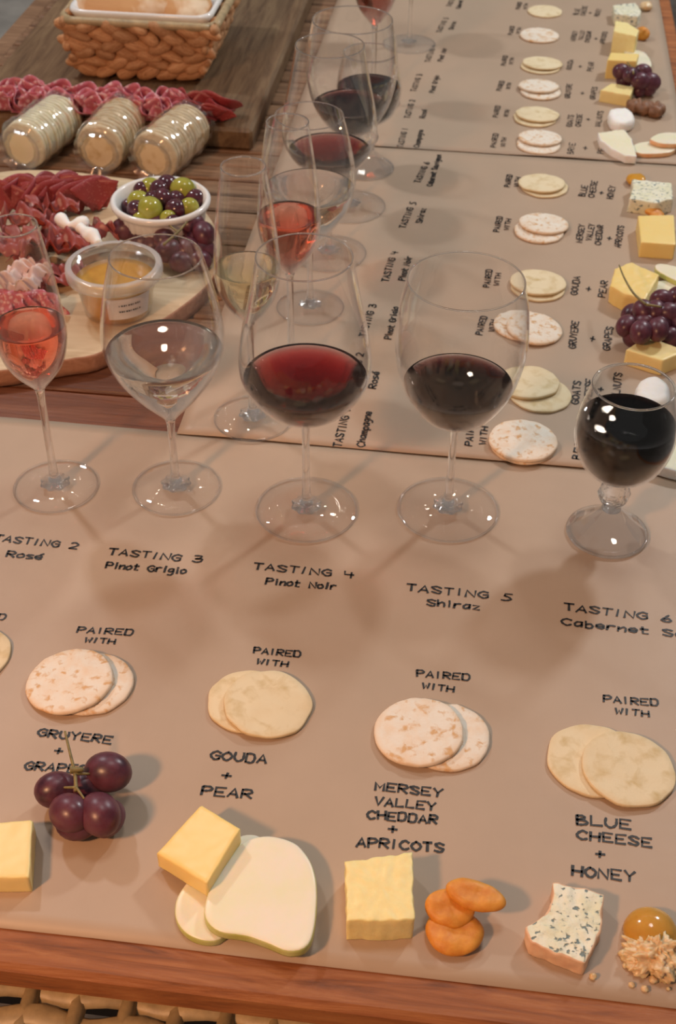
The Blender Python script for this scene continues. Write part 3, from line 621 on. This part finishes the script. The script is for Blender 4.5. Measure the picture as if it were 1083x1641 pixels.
# honey
hc = at(1046, 1510)
hp = thing('honeycomb_piece', 'amber honey piece with crumbly comb at lower right edge', 'honeycomb', (hc.x, hc.y, .0004))
def hf(v): return Vector((v.x * (1 + .05 * nz(v.x * 80, v.y * 80)), v.y, v.z * (1.0 if v.z > 0 else .15) + .0016))
a = at(1044, 1490, .006) - Vector((hc.x, hc.y, 0))
link('honey', mesh(*ellipsoid(.0165, .0165, .013, 32, 16, hf), MAT['honey']), hp, (a.x, a.y, 0))
mb_ = MB()
V, F = ellipsoid(.019, .014, .010, 90, 50, lambda v: v * (1 + .38 * nz(v.x * 260, v.y * 260, v.z * 260) + .22 * nz(v.x * 620, v.y * 620, v.z * 620) + .25 * nz(v.x * 90, v.y * 90, 3)))
a = at(1050, 1532, .004) - Vector((hc.x, hc.y, 0)); link('comb_mass', mesh([(v[0], v[1], max(v[2], -.0035)) for v in V], F, MAT['comb']), hp, (a.x, a.y, .0036))
for i in range(26):
    x = 1046 + cr.gauss(0, 26); yy = 1540 + cr.gauss(0, 17); r = cr.uniform(.0009, .0026); p = at(x, yy, r + .004) - Vector((hc.x, hc.y, 0))
    sd = cr.random() * 20
    link('comb_crumb', mesh(*ellipsoid(r, r * .9, r * .8, 10, 7, lambda v: Vector(v) * (1 + .5 * nz(v.x * 400 + sd, v.y * 400, v.z * 400))), MAT['comb']), hp, (p.x, p.y, r * .6 + cr.uniform(0, .007) * (1 if math.hypot(x - 1046, yy - 1530) < 20 else 0)))
# middle sheet
Z2 = .0013
block('cheese_block', [(1022, 345), (1080, 344), (1083, 392), (1027, 388)], .018, [MAT['gouda']], 'orange-yellow cheddar block at right of sideways APRICOTS', bot=1, z0=Z2)
block('cheese_block', [(1012, 420), (1057, 440), (1034, 480), (1000, 470), (978, 457), (985, 430)], .020, [MAT['gouda']], 'deep yellow gouda chunk touched by the grape stem, middle sheet', bot=1, z0=Z2, round_=False, amp=.001)
block('cheese_block', [(1037, 538), (1100, 562), (1062, 578), (1003, 560)], .017, [MAT['gruyere']], 'yellow gruyere block in front of the large grape bunch', bot=1, z0=Z2)
block('goat_cheese', [(1022, 612), (1040, 600), (1062, 604), (1075, 620), (1070, 640), (1040, 645), (1020, 635)], .016, [MAT['goat']], 'white goat cheese lump seen through the short goblet', bot=.85, bev=.006, z0=Z2, round_=True, amp=.001)
block('brie_wedge', [(1083, 700), (1140, 690), (1150, 760), (1085, 755), (1050, 745)], .010, [MAT['brie'], MAT['goat']], 'pale brie wedge half out of frame right of the goblet', bot=1, z0=Z2)
block('pear_slice', [(1055, 422), (1090, 428), (1130, 445), (1128, 462), (1085, 450), (1052, 432)], .006, [MAT['pear'], MAT['pearskin']], 'thin green-skinned pear slice right of the gouda chunk, upper one', 'pear slice', .0016, skin_in=1, z0=Z2 + .006, round_=True)
block('pear_slice', [(1045, 455), (1080, 450), (1130, 470), (1120, 500), (1050, 490)], .006, [MAT['pear'], MAT['pearskin']], 'lower pear slice behind the large grape bunch, middle sheet', 'pear slice', .0016, skin_in=1, z0=Z2, round_=True)
block('blue_cheese_wedge', [(1012, 287), (1076, 293), (1079, 318), (1050, 325), (1008, 318), (1015, 300)], .017, [MAT['blue'], MAT['blue']], 'blue-veined cheese chunk right of sideways HONEY, middle sheet', bot=1, z0=Z2, amp=.001, freq=150, base=None)
def blob(name, px, py, z0, r, mat, label, cat, seed=1, amp=.3, fr=120):
    p = at(px, py, z0); link(name, mesh(*ellipsoid(*r, 24, 14, lambda v: Vector((v.x, v.y, v.z)) * (1 + amp * nz(v.x * fr + seed, v.y * fr, v.z * fr))), MAT[mat]), None, (p.x, p.y, z0 + r[2] * .85), (0, 0, seed), label, cat)
blob('honeycomb_piece', 1018, 294, Z2, (.013, .012, .006), 'amber', 'brown honey blob left behind the middle blue cheese', 'honeycomb', 3)
blob('dried_apricot', 1048, 346, Z2, (.014, .010, .005), 'apricot', 'dried apricot between blue cheese and cheddar, middle sheet', 'apricot', 2)
big = []
gr = rnd(8)
for j, (yy, xs, z) in enumerate([(478, (1062, 1085), .030), (500, (1028, 1050, 1074, 1096), .030), (520, (1005, 1036, 1060, 1084), .022), (540, (1018, 1045, 1072, 1098), .014), (505, (1010, 1040, 1070), .012), (530, (1024, 1056), .030)]):
    for x in xs: big.append((x + gr.uniform(-3, 3), yy + gr.uniform(-3, 3), z, gr.uniform(0, 3), .98))
grapes('grape_bunch', 'large dark grape bunch at the right edge of middle sheet', big, [([(1035, 488, .042), (1015, 470, .045), (1000, 445, .046), (992, 425, .044)], .0011), ([(1035, 488, .042), (1060, 492, .040)], .0013)], Z2)
# farthest sheet
Z3 = .0024
block('brie_wedge', [(958, 212), (1000, 207), (1012, 222), (1020, 250), (1002, 249), (980, 238), (962, 224)], .010, [MAT['brie'], MAT['goat']], 'pale brie wedge at the near corner of farthest sheet', bot=1, z0=Z3, amp=.0008)
block('pear_slice', [(1015, 232), (1040, 226), (1083, 232), (1075, 243), (1040, 246), (1018, 243)], .006, [MAT['pear'], MAT['peach']], 'lower pear slice right of the far brie wedge', 'pear slice', .0016, skin_in=1, z0=Z3, round_=True)
block('pear_slice', [(1043, 220), (1062, 212), (1100, 214), (1100, 228), (1065, 230), (1045, 225)], .006, [MAT['pear'], MAT['peach']], 'upper pear slice at the right frame edge, farthest sheet', 'pear slice', .0016, skin_in=1, z0=Z3 + .0065, round_=True)
block('goat_cheese', [(978, 174), (1005, 172), (1017, 183), (1015, 192), (995, 197), (978, 190)], .014, [MAT['goat']], 'white goat cheese lump beside the brown walnuts', bot=.9, bev=.005, z0=Z3, round_=True, amp=.001)
wr = rnd(4)
for i, (x, yy, lb) in enumerate([(1018, 180, 'left brown walnut half touching the white goat cheese'), (1034, 183, 'middle brown walnut half right of the goat cheese'), (1050, 186, 'right brown walnut half nearest the table side')]):
    p = at(x, yy, Z3)
    V, F = ellipsoid(.0125, .0095, .008, 28, 16, lambda v: v * (1 + .22 * abs(math.sin(v.x * 500 + i)) * (1 if abs(v.y) > .001 else .4) + .25 * nz(v.x * 200, v.y * 200, i)))
    link('walnut_half', mesh(V, F, MAT['walnut']), None, (p.x, p.y, Z3 + .0085), (0, 0, .5 * i), lb, 'walnut', 'walnuts on the farthest sheet')
block('cheese_block', [(980, 133), (1016, 139), (1010, 153), (962, 144)], .016, [MAT['gruyere']], 'yellow gruyere block between small grapes and goat cheese', bot=1, z0=Z3)
block('cheese_block', [(978, 84), (1024, 86), (1020, 98), (973, 96)], .026, [MAT['gouda']], 'tall orange-yellow gouda block behind the small far grapes', bot=1, z0=Z3)
block('pear_slice', [(1000, 82), (1030, 82), (1044, 100), (1038, 110), (1020, 103)], .006, [MAT['pear'], MAT['pearskin']], 'pale pear slice lying right of the tall far gouda', 'pear slice', .0016, skin_in=1, z0=Z3, round_=True)
block('cheese_block', [(986, 33), (1005, 36), (1024, 48), (1020, 58), (983, 50)], .030, [MAT['cheddar']], 'tall yellow cheddar block with far apricot behind it', bot=1, z0=Z3)
blob('dried_apricot', 1028, 62, Z3, (.012, .010, .009), 'apricot', 'dried apricot right of the farthest cheddar block', 'apricot', 5)
block('blue_cheese_wedge', [(982, 8), (1018, 4), (1028, 18), (1022, 26), (985, 22)], .016, [MAT['blue'], MAT['blue']], 'blue-veined cheese chunk at the far table end', bot=1, z0=Z3, amp=.001)
blob('honeycomb_piece', 1034, 16, Z3, (.010, .010, .007), 'comb', 'brown honeycomb piece beside the farthest blue cheese', 'honeycomb', 4)
grapes('grape_bunch', 'small dark grape bunch beside tall gouda on farthest sheet', [(996, 115, .024, .3, 1.0), (1010, 120, .028, 1, .9), (1030, 115, .024, .2, .95), (1026, 130, .022, .5, 1.05), (1042, 132, .018, .5, 1.15), (1000, 130, .012, .5, .9), (1024, 143, .010, 1.5, .9), (1040, 142, .010, 1, .9)], [([(1015, 118, .034), (1013, 110, .036), (1005, 100, .036)], .0012)], Z3)
# ---------------------------------------------------------------- pale round board
BZ = .018
pts = [(0, 594), (110, 576), (163, 565), (258, 515), (328, 462), (352, 420), (350, 370), (310, 320), (240, 292), (150, 279), (80, 272), (0, 275), (-120, 300), (-190, 360), (-210, 450), (-170, 540), (-90, 590)]
P = [at(x, y, BZ) for x, y in pts]; c = sum(P, Vector()) / len(P)
Q = [(v.x, v.y) for v in crom([(p.x - c.x, p.y - c.y, 0) for p in P], 8, True)]
V, F, fm = slab(Q, BZ, .0015, 128, 3, 10, 0, 30, 0, sideamp=.0008, bot=.99)
link('serving_board', mesh(V, F, [MAT['pale'], MAT['bark']], fm), None, (c.x, c.y, .0), (0, 0, 0), 'pale rounded wooden board with bark edge holding salami and olives', 'board')
# rustic long board
rb = thing('serving_board', 'dark weathered rectangular wooden board under the bread basket', 'board', (-.475, 1.50, .0))
RX0, RX1, RY1, RZ = -.185, .185, .66, .028
for i in range(2):
    x0 = RX0 + (RX1 - RX0) * (0, .42)[i]; x1 = RX0 + (RX1 - RX0) * (.419, 1)[i]
    V, F = box(x0, x1, 0, RY1, 0, RZ, .004); 
    link('board_plank', mesh(V, F, MAT['rustic'], smooth=False), rb)
# ---------------------------------------------------------------- salami rows
def fan(R, k, amp, span=1.15, th=.0008, mat='salami', seed=0, n=36, m=6):
    """one thin slice of meat folded into a ruffled standing fan"""
    r = rnd(seed); ph = r.uniform(0, 6); V, F = [], []
    for s in (-1, 1):
        for j in range(m + 1):
            for i in range(n + 1):
                t = -span + 2 * span * i / n; rr = R * (.12 + .88 * j / m) * (1 + .04 * math.sin(5 * t + ph))
                w = amp * (j / m) * math.sin(k * t + ph) + amp * .3 * math.sin(2.3 * t + ph * 2)
                V.append((rr * math.sin(t), w + s * th * .5 - .25 * rr * math.cos(t), rr * math.cos(t)))
    N = (n + 1) * (m + 1)
    for j in range(m):
        for i in range(n):
            a = j * (n + 1) + i; q = (a, a + 1, a + n + 2, a + n + 1); F.append(q); F.append(tuple(N + x for x in reversed(q)))
    rim = list(range(n + 1)) + [j * (n + 1) + n for j in range(1, m + 1)] + [m * (n + 1) + i for i in range(n - 1, -1, -1)] + [j * (n + 1) for j in range(m - 1, 0, -1)]
    for i in range(len(rim)): a, b = rim[i], rim[(i + 1) % len(rim)]; F.append((b, a, N + a, N + b))
    zmin = min(v[2] for v in V)
    return mesh([(a, b, c_ - zmin) for a, b, c_ in V], F, MAT[mat])
FM = [fan(.034, 4.5 + i % 3, .0075, 1.35, seed=i) for i in range(4)]
FR = [fan(.034, 3.5, .007, 1.3, mat='salami_r', seed=i + 9) for i in range(3)]
fr = rnd(12)
a, b = at(8, 178, RZ), at(345, 198, RZ)
for i in range(34):
    t = i / 33; p = a.lerp(b, t); red = t > .84
    for row in (0, 1):
        if row and i % 2: continue
        m_ = FR[i % 3] if red else FM[(i + row) % 4]
        o_ = link('salami_slice', m_, None, (p.x + fr.uniform(-.003, .003), p.y + .006 + row * .020 - .006 * fr.random(), RZ), (fr.uniform(-.15, .35), fr.uniform(-.25, .25), fr.uniform(-.6, .6)), 'ruffled ' + ('red' if red else 'pink marbled') + ' salami slice in the row along the dark board edge', 'salami', 'ruffled ' + ('red' if red else 'pink') + ' salami slices in front of the basket', scale=fr.uniform(.85, 1.05) * (1.0 if row == 0 else 1.1))
FQ = [fan(.045, 2.2, .006, .75, mat='salami_r', seed=i + 30) for i in range(4)]
a, b = at(25, 352, BZ), at(175, 350, BZ)
for i in range(16):
    t = i / 15; p = a.lerp(b, t)
    link('salami_slice', FQ[i % 4], None, (p.x - .012 + fr.uniform(-.003, .003), p.y + .012 + .010 * (i % 2), BZ + .001 * (i % 3)), (-.25 + fr.uniform(-.12, .1), .25 * math.sin(i * 2), .35 + fr.uniform(-.5, .6)), ('leftmost folded red salami slice on the pale board, at frame edge' if i == 0 else 'rightmost folded red salami slice, pointing at the olive ramekin' if i == 15 else 'folded dark red salami slice inside the pile on the pale board'), 'salami', 'folded red salami slices left of the olives', scale=(fr.uniform(.8, 1.0)))
# prosciutto folds
def ribbon(L, wd, seed, mat='ham'):
    V, F = [], []; n, m = 60, 10
    for s in (0, 1):
        for i in range(n + 1):
            for j in range(m + 1):
                u = i / n; v = j / m - .5; w = .009 * math.sin(u * 17 + seed + v * 3.5) * (.6 + .4 * math.sin(seed + u * 4))
                V.append(((u - .5) * L * .8 + .006 * math.sin(7 * u + seed), v * wd * (1 + .2 * math.sin(5 * u + seed)) + .004 * math.sin(11 * u), max(.0015, .014 + w + .006 * math.sin(v * 7 + seed) + .002 * math.sin(u * 41 + v * 9)) + (.0007 if s else 0)))
    N = (n + 1) * (m + 1)
    for i in range(n):
        for j in range(m):
            a = i * (m + 1) + j; q = (a, a + 1, a + m + 2, a + m + 1); F.append(q); F.append(tuple(N + x for x in reversed(q)))
    rim = [i * (m + 1) for i in range(n + 1)] + [n * (m + 1) + j for j in range(1, m + 1)] + [i * (m + 1) + m for i in range(n - 1, -1, -1)] + list(range(m - 1, 0, -1))
    for i in range(len(rim)): a, b = rim[i], rim[(i + 1) % len(rim)]; F.append((a, b, N + b, N + a))
    return mesh(V, F, MAT[mat])
HM = [ribbon(.085, .032, s) for s in (0, 1.7, 3.1)]
for i, (x, yy, rz, z, sc) in enumerate([(60, 385, .3, 0, 1), (105, 372, -.5, .004, .9), (140, 395, .9, .010, .9), (90, 410, 0, .012, 1), (60, 430, -.7, .002, 1), (95, 445, .5, 0, .9), (20, 370, .2, .012, 1), (-30, 400, .6, 0, 1), (20, 410, -.3, .010, 1.0), (85, 352, .2, .016, .8)]):
    p = at(x, yy, BZ + .01)
    link('prosciutto_slice', HM[i % 3], None, (p.x, p.y, BZ + z), (0, 0, rz), ('red prosciutto fold behind the right side of the rosé glass rim', 'red prosciutto fold directly under the white curled cheese', 'prosciutto fold touching the back left of the honey tub lid', 'topmost prosciutto fold just left of the honey tub',
      'prosciutto fold low behind the rosé glass bowl', 'lowest prosciutto fold between rosé glass and honey tub', 'prosciutto fold just under the red salami at the left', 'prosciutto fold at the left frame edge', 'prosciutto fold behind the pale pink ham rolls', 'small prosciutto fold just in front of the red salami pile')[i], 'prosciutto', 'prosciutto slices heaped on the round board', scale=sc)
HF = ribbon(.070, .026, 2.2, 'hamfat')
for i, (x, yy, rz, z, lb) in enumerate([(18, 445, 1.2, .012, 'left pale pink ham roll seen through the front rosé glass'), (48, 452, 1.4, .010, 'right pale pink ham roll seen through the front rosé glass')]):
    p = at(x, yy, BZ + .02); link('ham_slice', HF, None, (p.x, p.y, BZ + z), (0, 0, rz), lb, 'ham', scale=.9)
for i in range(7):
    p = at(-10 + 14 * i, 505 - 3 * (i % 2), BZ); link('salami_slice', FM[i % 4], None, (p.x, p.y, BZ), (-.5, 0, .4 * math.sin(i * 2)), 'ruffled pink salami slice behind the front rosé glass', 'salami', 'pink salami slices behind the front rosé glass', scale=.7)
# white cheese twists
def twist(pp, r, sd): return mesh(*tube(crom(pp, 6), r, 10, lambda t: 1 + .25 * math.sin(t * 9 + sd) - .25 * (abs(t - .5) * 2) ** 4), MAT['goat'])
p = at(116, 352, .055); link('cheese_curl', twist([(-.016, .006, .004), (-.005, -.004, 0), (.006, -.003, .001), (.014, .006, .003)], .0062, 1), None, (p.x, p.y, .050), (0, 0, 0), 'white curled cheese piece on top of the prosciutto, left one', 'cheese')
p = at(141, 372, .052); link('cheese_curl', twist([(-.012, .010, .004), (-.003, .004, .002), (.006, -.003, 0), (.014, -.012, -.001)], .0075, 3), None, (p.x, p.y, .047), (0, 0, 0), 'white chunky cheese piece lying right of the curl', 'cheese')
# ramekin of olives
p = at(257, 318, BZ + .045); ram = thing('ramekin', 'white fluted ramekin on the round board, full of olives', 'bowl', (p.x, p.y, BZ))
RR = .0525
fl = lambda a, z: 1 + (.012 * math.cos(36 * a) if z < .036 else 0)
link('bowl_wall', mesh(*closed_lathe([(.0004, 0), (.040, 0), (.0425, .003), (RR - .005, .034), (RR - .003, .038), (RR, .040), (RR + .0005, .044), (RR - .002, .0465), (RR - .005, .045), (RR - .008, .036), (.038, .006), (.0004, .005)], 144, fl), MAT['whiteware']), ram)
orr = rnd(3); OG = mesh(*ellipsoid(.0125, .0112, .0112, 22, 14), MAT['olive_g']); OB = mesh(*ellipsoid(.0122, .0108, .0108, 22, 14), MAT['olive_b'])
ol = [(240, 297, 'g', 1.05, 0), (228, 300, 'b', .9, 0), (222, 318, 'g', 1.05, 0), (268, 298, 'b', 1.1, .004), (255, 305, 'b', 1, .004), (293, 305, 'g', 1.2, .004), (218, 331, 'b', .95, 0), (240, 333, 'g', 1.2, .002), (262, 318, 'b', 1, .003), (281, 330, 'b', 1.0, 0), (303, 327, 'g', .9, 0), (312, 312, 'b', 1.05, -.002), (268, 341, 'g', .7, -.002), (245, 318, 'b', .9, .002), (282, 315, 'b', .9, 0), (205, 318, 'b', .8, -.006), (238, 290, 'g', .8, -.004), (275, 345, 'b', .8, -.005), (225, 338, 'g', .8, -.006)]
OL = {(240, 297): 'green olive at the back left of the ramekin', (228, 300): 'purple olive at the far left back of the ramekin', (222, 318): 'green olive at the left side of the ramekin, in front', (268, 298): 'large purple olive at the back middle of the ramekin',
 (255, 305): 'purple olive just in front of the large back one', (293, 305): 'largest green olive, on the right of the ramekin', (218, 331): 'purple olive at the front left of the ramekin', (240, 333): 'big green olive at the front centre of the ramekin',
 (262, 318): 'purple olive at the very centre of the heap', (281, 330): 'purple olive right of the big front green one', (303, 327): 'green olive at the front right of the ramekin', (312, 312): 'purple olive at the right rim of the ramekin',
 (268, 341): 'tiny green olive touching the front rim', (245, 318): 'purple olive above the big front green one', (282, 315): 'purple olive under the largest green one', (205, 318): 'purple olive tucked at the left rim', (238, 290): 'small green olive at the back rim',
 (275, 345): 'small purple olive touching the front rim', (225, 338): 'small green olive at the front left rim'}
wd_ = {'g': 'glossy green olive', 'b': 'dark purple olive'}
for x, yy, kk, s, dz in ol:
    q = at(x, yy, BZ + .040); link('olive', OG if kk == 'g' else OB, None, (q.x, q.y, BZ + .0365 + dz), (orr.uniform(-.5, .5), orr.uniform(-.5, .5), orr.uniform(0, 3)), (OL[(x, yy)]), 'olive', 'green olives in the ramekin' if kk == 'g' else 'purple olives in the ramekin', scale=s)
for i in range(9):      # lower layer carrying the visible olives
    a = i * .7; q = ram.location; r_ = .024 if i else 0
    link('olive', OB, None, (q.x + r_ * math.cos(a), q.y + r_ * math.sin(a), BZ + .020), (0, 0, a), 'purple olive buried under the top layer in the ramekin', 'olive', 'buried olives in the ramekin', scale=1.1)
# grapes between ramekin and tub
gi = [(200, 367, .022, 0, 1.1), (220, 370, .020, 1, 1.05), (254, 366, .022, .4, 1.25), (308, 360, .030, .8, 1.1), (326, 375, .026, 2, 1.15), (312, 385, .018, 1, 1.0), (285, 385, .014, .3, 1.0), (300, 400, .016, 1.2, 1.15), (325, 400, .012, .3, 1.1), (270, 402, .018, .9, 1.15), (248, 395, .012, .3, 1.1), (290, 420, .012, 0, 1.0), (320, 418, .010, .6, 1.0), (230, 388, .014, .3, 1.0), (262, 382, .024, 1.5, 1.0)]
grapes('grape_bunch', 'dark red grape bunch between the olive ramekin and honey tub', gi, [([(262, 392, .036), (285, 372, .040), (300, 355, .044)], .0013), ([(285, 372, .040), (270, 360, .040)], .001)], BZ)
# honey tub
p = at(182, 425, BZ + .050); tub = thing('plastic_tub', 'clear plastic tub of amber honey with lid and white sticker', 'tub', (p.x, p.y, BZ))
link('tub_wall', mesh(*lathe([(.030, .0005), (.033, .002), (.0405, .044), (.042, .046), (.0412, .046), (.032, .003)], 64), MAT['tub']), tub)
link('honey', mesh(*closed_lathe([(.0004, .0018), (.0305, .0022), (.0328, .010), (.0388, .036), (.030, .0362), (.0004, .0362)], 48), MAT['amber']), tub)
link('lid', mesh(*lathe([(.0004, .047), (.036, .047), (.0385, .047), (.0395, .0515), (.0460, .0515), (.0465, .049), (.0462, .041), (.0450, .041), (.0452, .048), (.041, .049)], 64), MAT['tub']), tub)
link('lid_rim', mesh(*lathe([(.0405, .0520), (.0450, .0524), (.0466, .0512), (.0472, .046), (.0466, .041), (.0455, .0405)], 64), MAT['frost']), tub)
V, F = [], []
for i in range(17):
    a = -1.55 + 1.2 * i / 16
    for (z, rr) in ((.010, .0352), (.034, .0394)): V.append((rr * math.cos(a), rr * math.sin(a), z))
    for (z, rr) in ((.010, .0350), (.034, .0392)): V.append((rr * math.cos(a), rr * math.sin(a), z))
for i in range(16): b = i * 4; F += [(b, b + 4, b + 5, b + 1), (b + 3, b + 7, b + 6, b + 2)]
lab = link('sticker', mesh(V, F, MAT['sticker']), tub)
V, F = [], []
for ln in range(2):
    for i in range(10):
        a = -1.25 + .06 * i; z = .026 - .007 * ln; rr = .0357 + (z - .010) * .175 + .0004; da = .04 if (i * 7 + ln) % 3 else .02
        b = len(V); V += [(rr * math.cos(a), rr * math.sin(a), z), (rr * math.cos(a + da), rr * math.sin(a + da), z), (rr * math.cos(a + da), rr * math.sin(a + da), z + .0016), (rr * math.cos(a), rr * math.sin(a), z + .0016)]; F.append((b, b + 1, b + 2, b + 3))
link('print', mesh(V, F, MAT['ink'], smooth=False), lab)
# ---------------------------------------------------------------- cracker sleeves in plastic wrap
DK = mesh(*[x for x in slab(disc(.0285, 40, .03, 3), .0056, .0010, 40, 1, 4, .0002, 90)[:2]], MAT['oat'])
DK2 = mesh(*[x for x in slab(disc(.0285, 40, .03, 5), .0050, .0008, 40, 1, 4, .0002, 90)[:2]], MAT['brie'])
def sleeve(a, b, label, dk, n, r=.0285):
    A, B = at(*a, r), at(*b, r); d = (B - A); L = d.length; c = (A + B) / 2
    ang = math.atan2(d.y, d.x); t = thing('cracker_packet', label, 'crackers', (c.x, c.y, 0), ang)
    for i in range(n):
        x = -L / 2 + L * i / n; link('cracker', dk, t, (x, .0008 * math.sin(i * 2.1), r + .0012), (0, PI / 2, .06 * math.sin(i)))
    V, F = [], []; nu, nv = 70, 64; sd = L * 100
    for i in range(nu + 1):
        u = i / nu; x = -L / 2 - .014 + (L + .028) * u
        e = min(u, 1 - u) * (L + .028); k = 1 if e > .014 else .45 + .55 * math.sin(e / .014 * PI / 2)
        if e < .006: k = .55 + .35 * (1 - e / .006)
        for j in range(nv):
            a_ = 2 * PI * j / nv; rr = (r + .0026 + .0030 * nz(math.cos(a_) * 3.0 + sd, math.sin(a_) * 3.0, x * 60) + .0022 * abs(nz(math.cos(a_) * 5 + sd, math.sin(a_) * 5, x * 130))) * k
            V.append((x, rr * math.cos(a_), max(.0008, r + .0016 + rr * math.sin(a_))))
    for i in range(nu):
        for j in range(nv): j2 = (j + 1) % nv; F.append((i * nv + j, i * nv + j2, (i + 1) * nv + j2, (i + 1) * nv + j))
    link('plastic_wrap', mesh(V, F, MAT['wrap']), t)
sleeve((38, 235), (98, 188), 'leftmost wrapped cracker sleeve, greyer than the others', DK2, 15)
sleeve((160, 240), (200, 192), 'middle of the three plastic-wrapped golden cracker sleeves', DK, 11)
sleeve((248, 252), (304, 204), 'rightmost wrapped cracker sleeve, behind the olive ramekin', DK, 14)
# ---------------------------------------------------------------- bread basket
zb, zt = RZ + .006, RZ + .078
bl, br = at(128, 116, zb), at(316, 128, zb); tl_, tr_ = at(88, 42, zt), at(338, 56, zt)
bb = thing('bread_basket', 'rectangular woven plant-fibre basket on the dark board', 'basket', (bl.x, bl.y, zb))
O = Vector((bl.x, bl.y, zb)); xa = Vector((1, 0, 0)); 
W0 = br.x - bl.x; W1 = tr_.x - tl_.x; off = tl_.x - bl.x; yo = -.012; D0, D1 = .17, .215
def corner(k, t):      # k: 0 front-left,1 front-right,2 back-right,3 back-left; t height 0..1
    x0 = off * t; x1 = W0 + (W1 + off - W0) * t; y0 = yo * t; y1 = D0 + (D1 + yo - D0) * t; z = (zt - zb) * t
    return Vector(((x0, x1, x1, x0)[k], (y0, y0, y1, y1)[k], z))
LUMP = [mesh(*ellipsoid(.0165, .0075, .0085, 14, 8, lambda v, s=s: Vector((v.x, v.y + .002 * math.sin(v.x * 120 + s), v.z)) * (1 + .10 * nz(v.x * 90 + s, v.y * 90, v.z * 90))), MAT['wicker']) for s in range(4)]
brn = rnd(21)
for k in range(4):
    L = (corner((k + 1) % 4, .5) - corner(k, .5)).length; nc = int(L / .027)
    for r_ in range(6):
        t = (r_ + .5) / 6.0
        if k == 2 and r_ < 4: continue
        for i in range(nc + (r_ % 2)):
            u = (i + .5 * (1 - r_ % 2) ) / nc; u = min(max(u, .03), .97); p = corner(k, t).lerp(corner((k + 1) % 4, t), u); dd = corner((k + 1) % 4, t) - corner(k, t)
            link('woven_strand', LUMP[brn.randrange(4)], bb, p, (brn.uniform(-.2, .2), brn.choice((-.42, .38)) * brn.uniform(.5, 1.1), math.atan2(dd.y, dd.x) + brn.uniform(-.1, .1)), scale=(brn.uniform(.9, 1.25), 1.05, brn.uniform(.85, 1.2)))
# inner dark lining wall and braided rim
def loop(t, inset, n=10):
    P = []
    cc = sum((corner(k, t) for k in range(4)), Vector()) / 4
    for k in range(4):
        p = corner(k, t); q = corner((k + 1) % 4, t); pr = corner((k - 1) % 4, t); e1 = (q - p).normalized(); e0 = (pr - p).normalized()
        rad = .02; s = p + (e1 + e0) * inset
        for j in range(5): w = j / 4 * PI / 2; P.append(s + e0 * rad * (1 - math.sin(w)) + e1 * rad * (1 - math.cos(w)))
    return P
def wall(l0, l1, l2, l3, mat, nm):
    n = len(l0); V = l0 + l1 + l2 + l3; F = []
    for a in range(3):
        for i in range(n): j = (i + 1) % n; F.append((a * n + i, a * n + j, (a + 1) * n + j, (a + 1) * n + i))
    F.append(tuple(range(3 * n, 4 * n))); link(nm, mesh(V, F, mat), bb)
wall(loop(.02, .004), loop(.98, .004), loop(.98, .008), loop(.06, .009), MAT['wicker'], 'basket_wall')
rimP = loop(1.0, .0, 10); rimP.append(rimP[0]); link('basket_rim', mesh(*tube(crom(rimP, 3), .0055, 8), MAT['wicker2']), bb)
LN = link('liner_dish', None, None, O, label='white rectangular liner inside the woven bread basket', cat='liner')
def liner():
    n = 20; prof = [(.25, .020), (.98, .010), (1.10, .006), (1.16, .0075), (1.14, .012), (1.0, .018), (.35, .030)]
    L = [loop(min(t, 1.0), ins) for t, ins in prof]
    for (t, ins), l in zip(prof, L):
        for v in l: v.z = (zt - zb) * t
    V = sum(L, []); F = []; n = len(L[0])
    for a in range(len(L) - 1):
        for i in range(n): j = (i + 1) % n; F.append((a * n + i, a * n + j, (a + 1) * n + j, (a + 1) * n + i))
    F.append(tuple(reversed(range(n)))); F.append(tuple(range((len(L) - 1) * n, len(L) * n))); return mesh(V, F, MAT['whiteware'])
LN.name = 'liner_dish'; link('dish_wall', liner(), LN)
def loaf(px, py, z, rx, ry, rz, rot, label, sd):
    p = at(px, py, z + rz); link('bread_roll', mesh(*ellipsoid(rx, ry, rz, 40, 22, lambda v: Vector((v.x, v.y, v.z)) * (1 + .10 * nz(v.x * 18 + sd, v.y * 18, v.z * 18)) + Vector((0, 0, -.002 * abs(math.sin(v.x * 60)) if v.z > rz * .5 else 0))), MAT['bread']), None, (p.x, p.y, z + rz), (0, 0, rot), label, 'bread')
loaf(200, 14, zb + .040, .072, .040, .030, .05, 'front golden floured bread roll in the basket', 1)
loaf(298, 14, zb + .043, .040, .034, .026, 1.2, 'right bread roll with pale floury slashes', 4)
loaf(225, -35, zb + .045, .085, .042, .034, .0, 'back bread loaf at the top frame edge', 7)
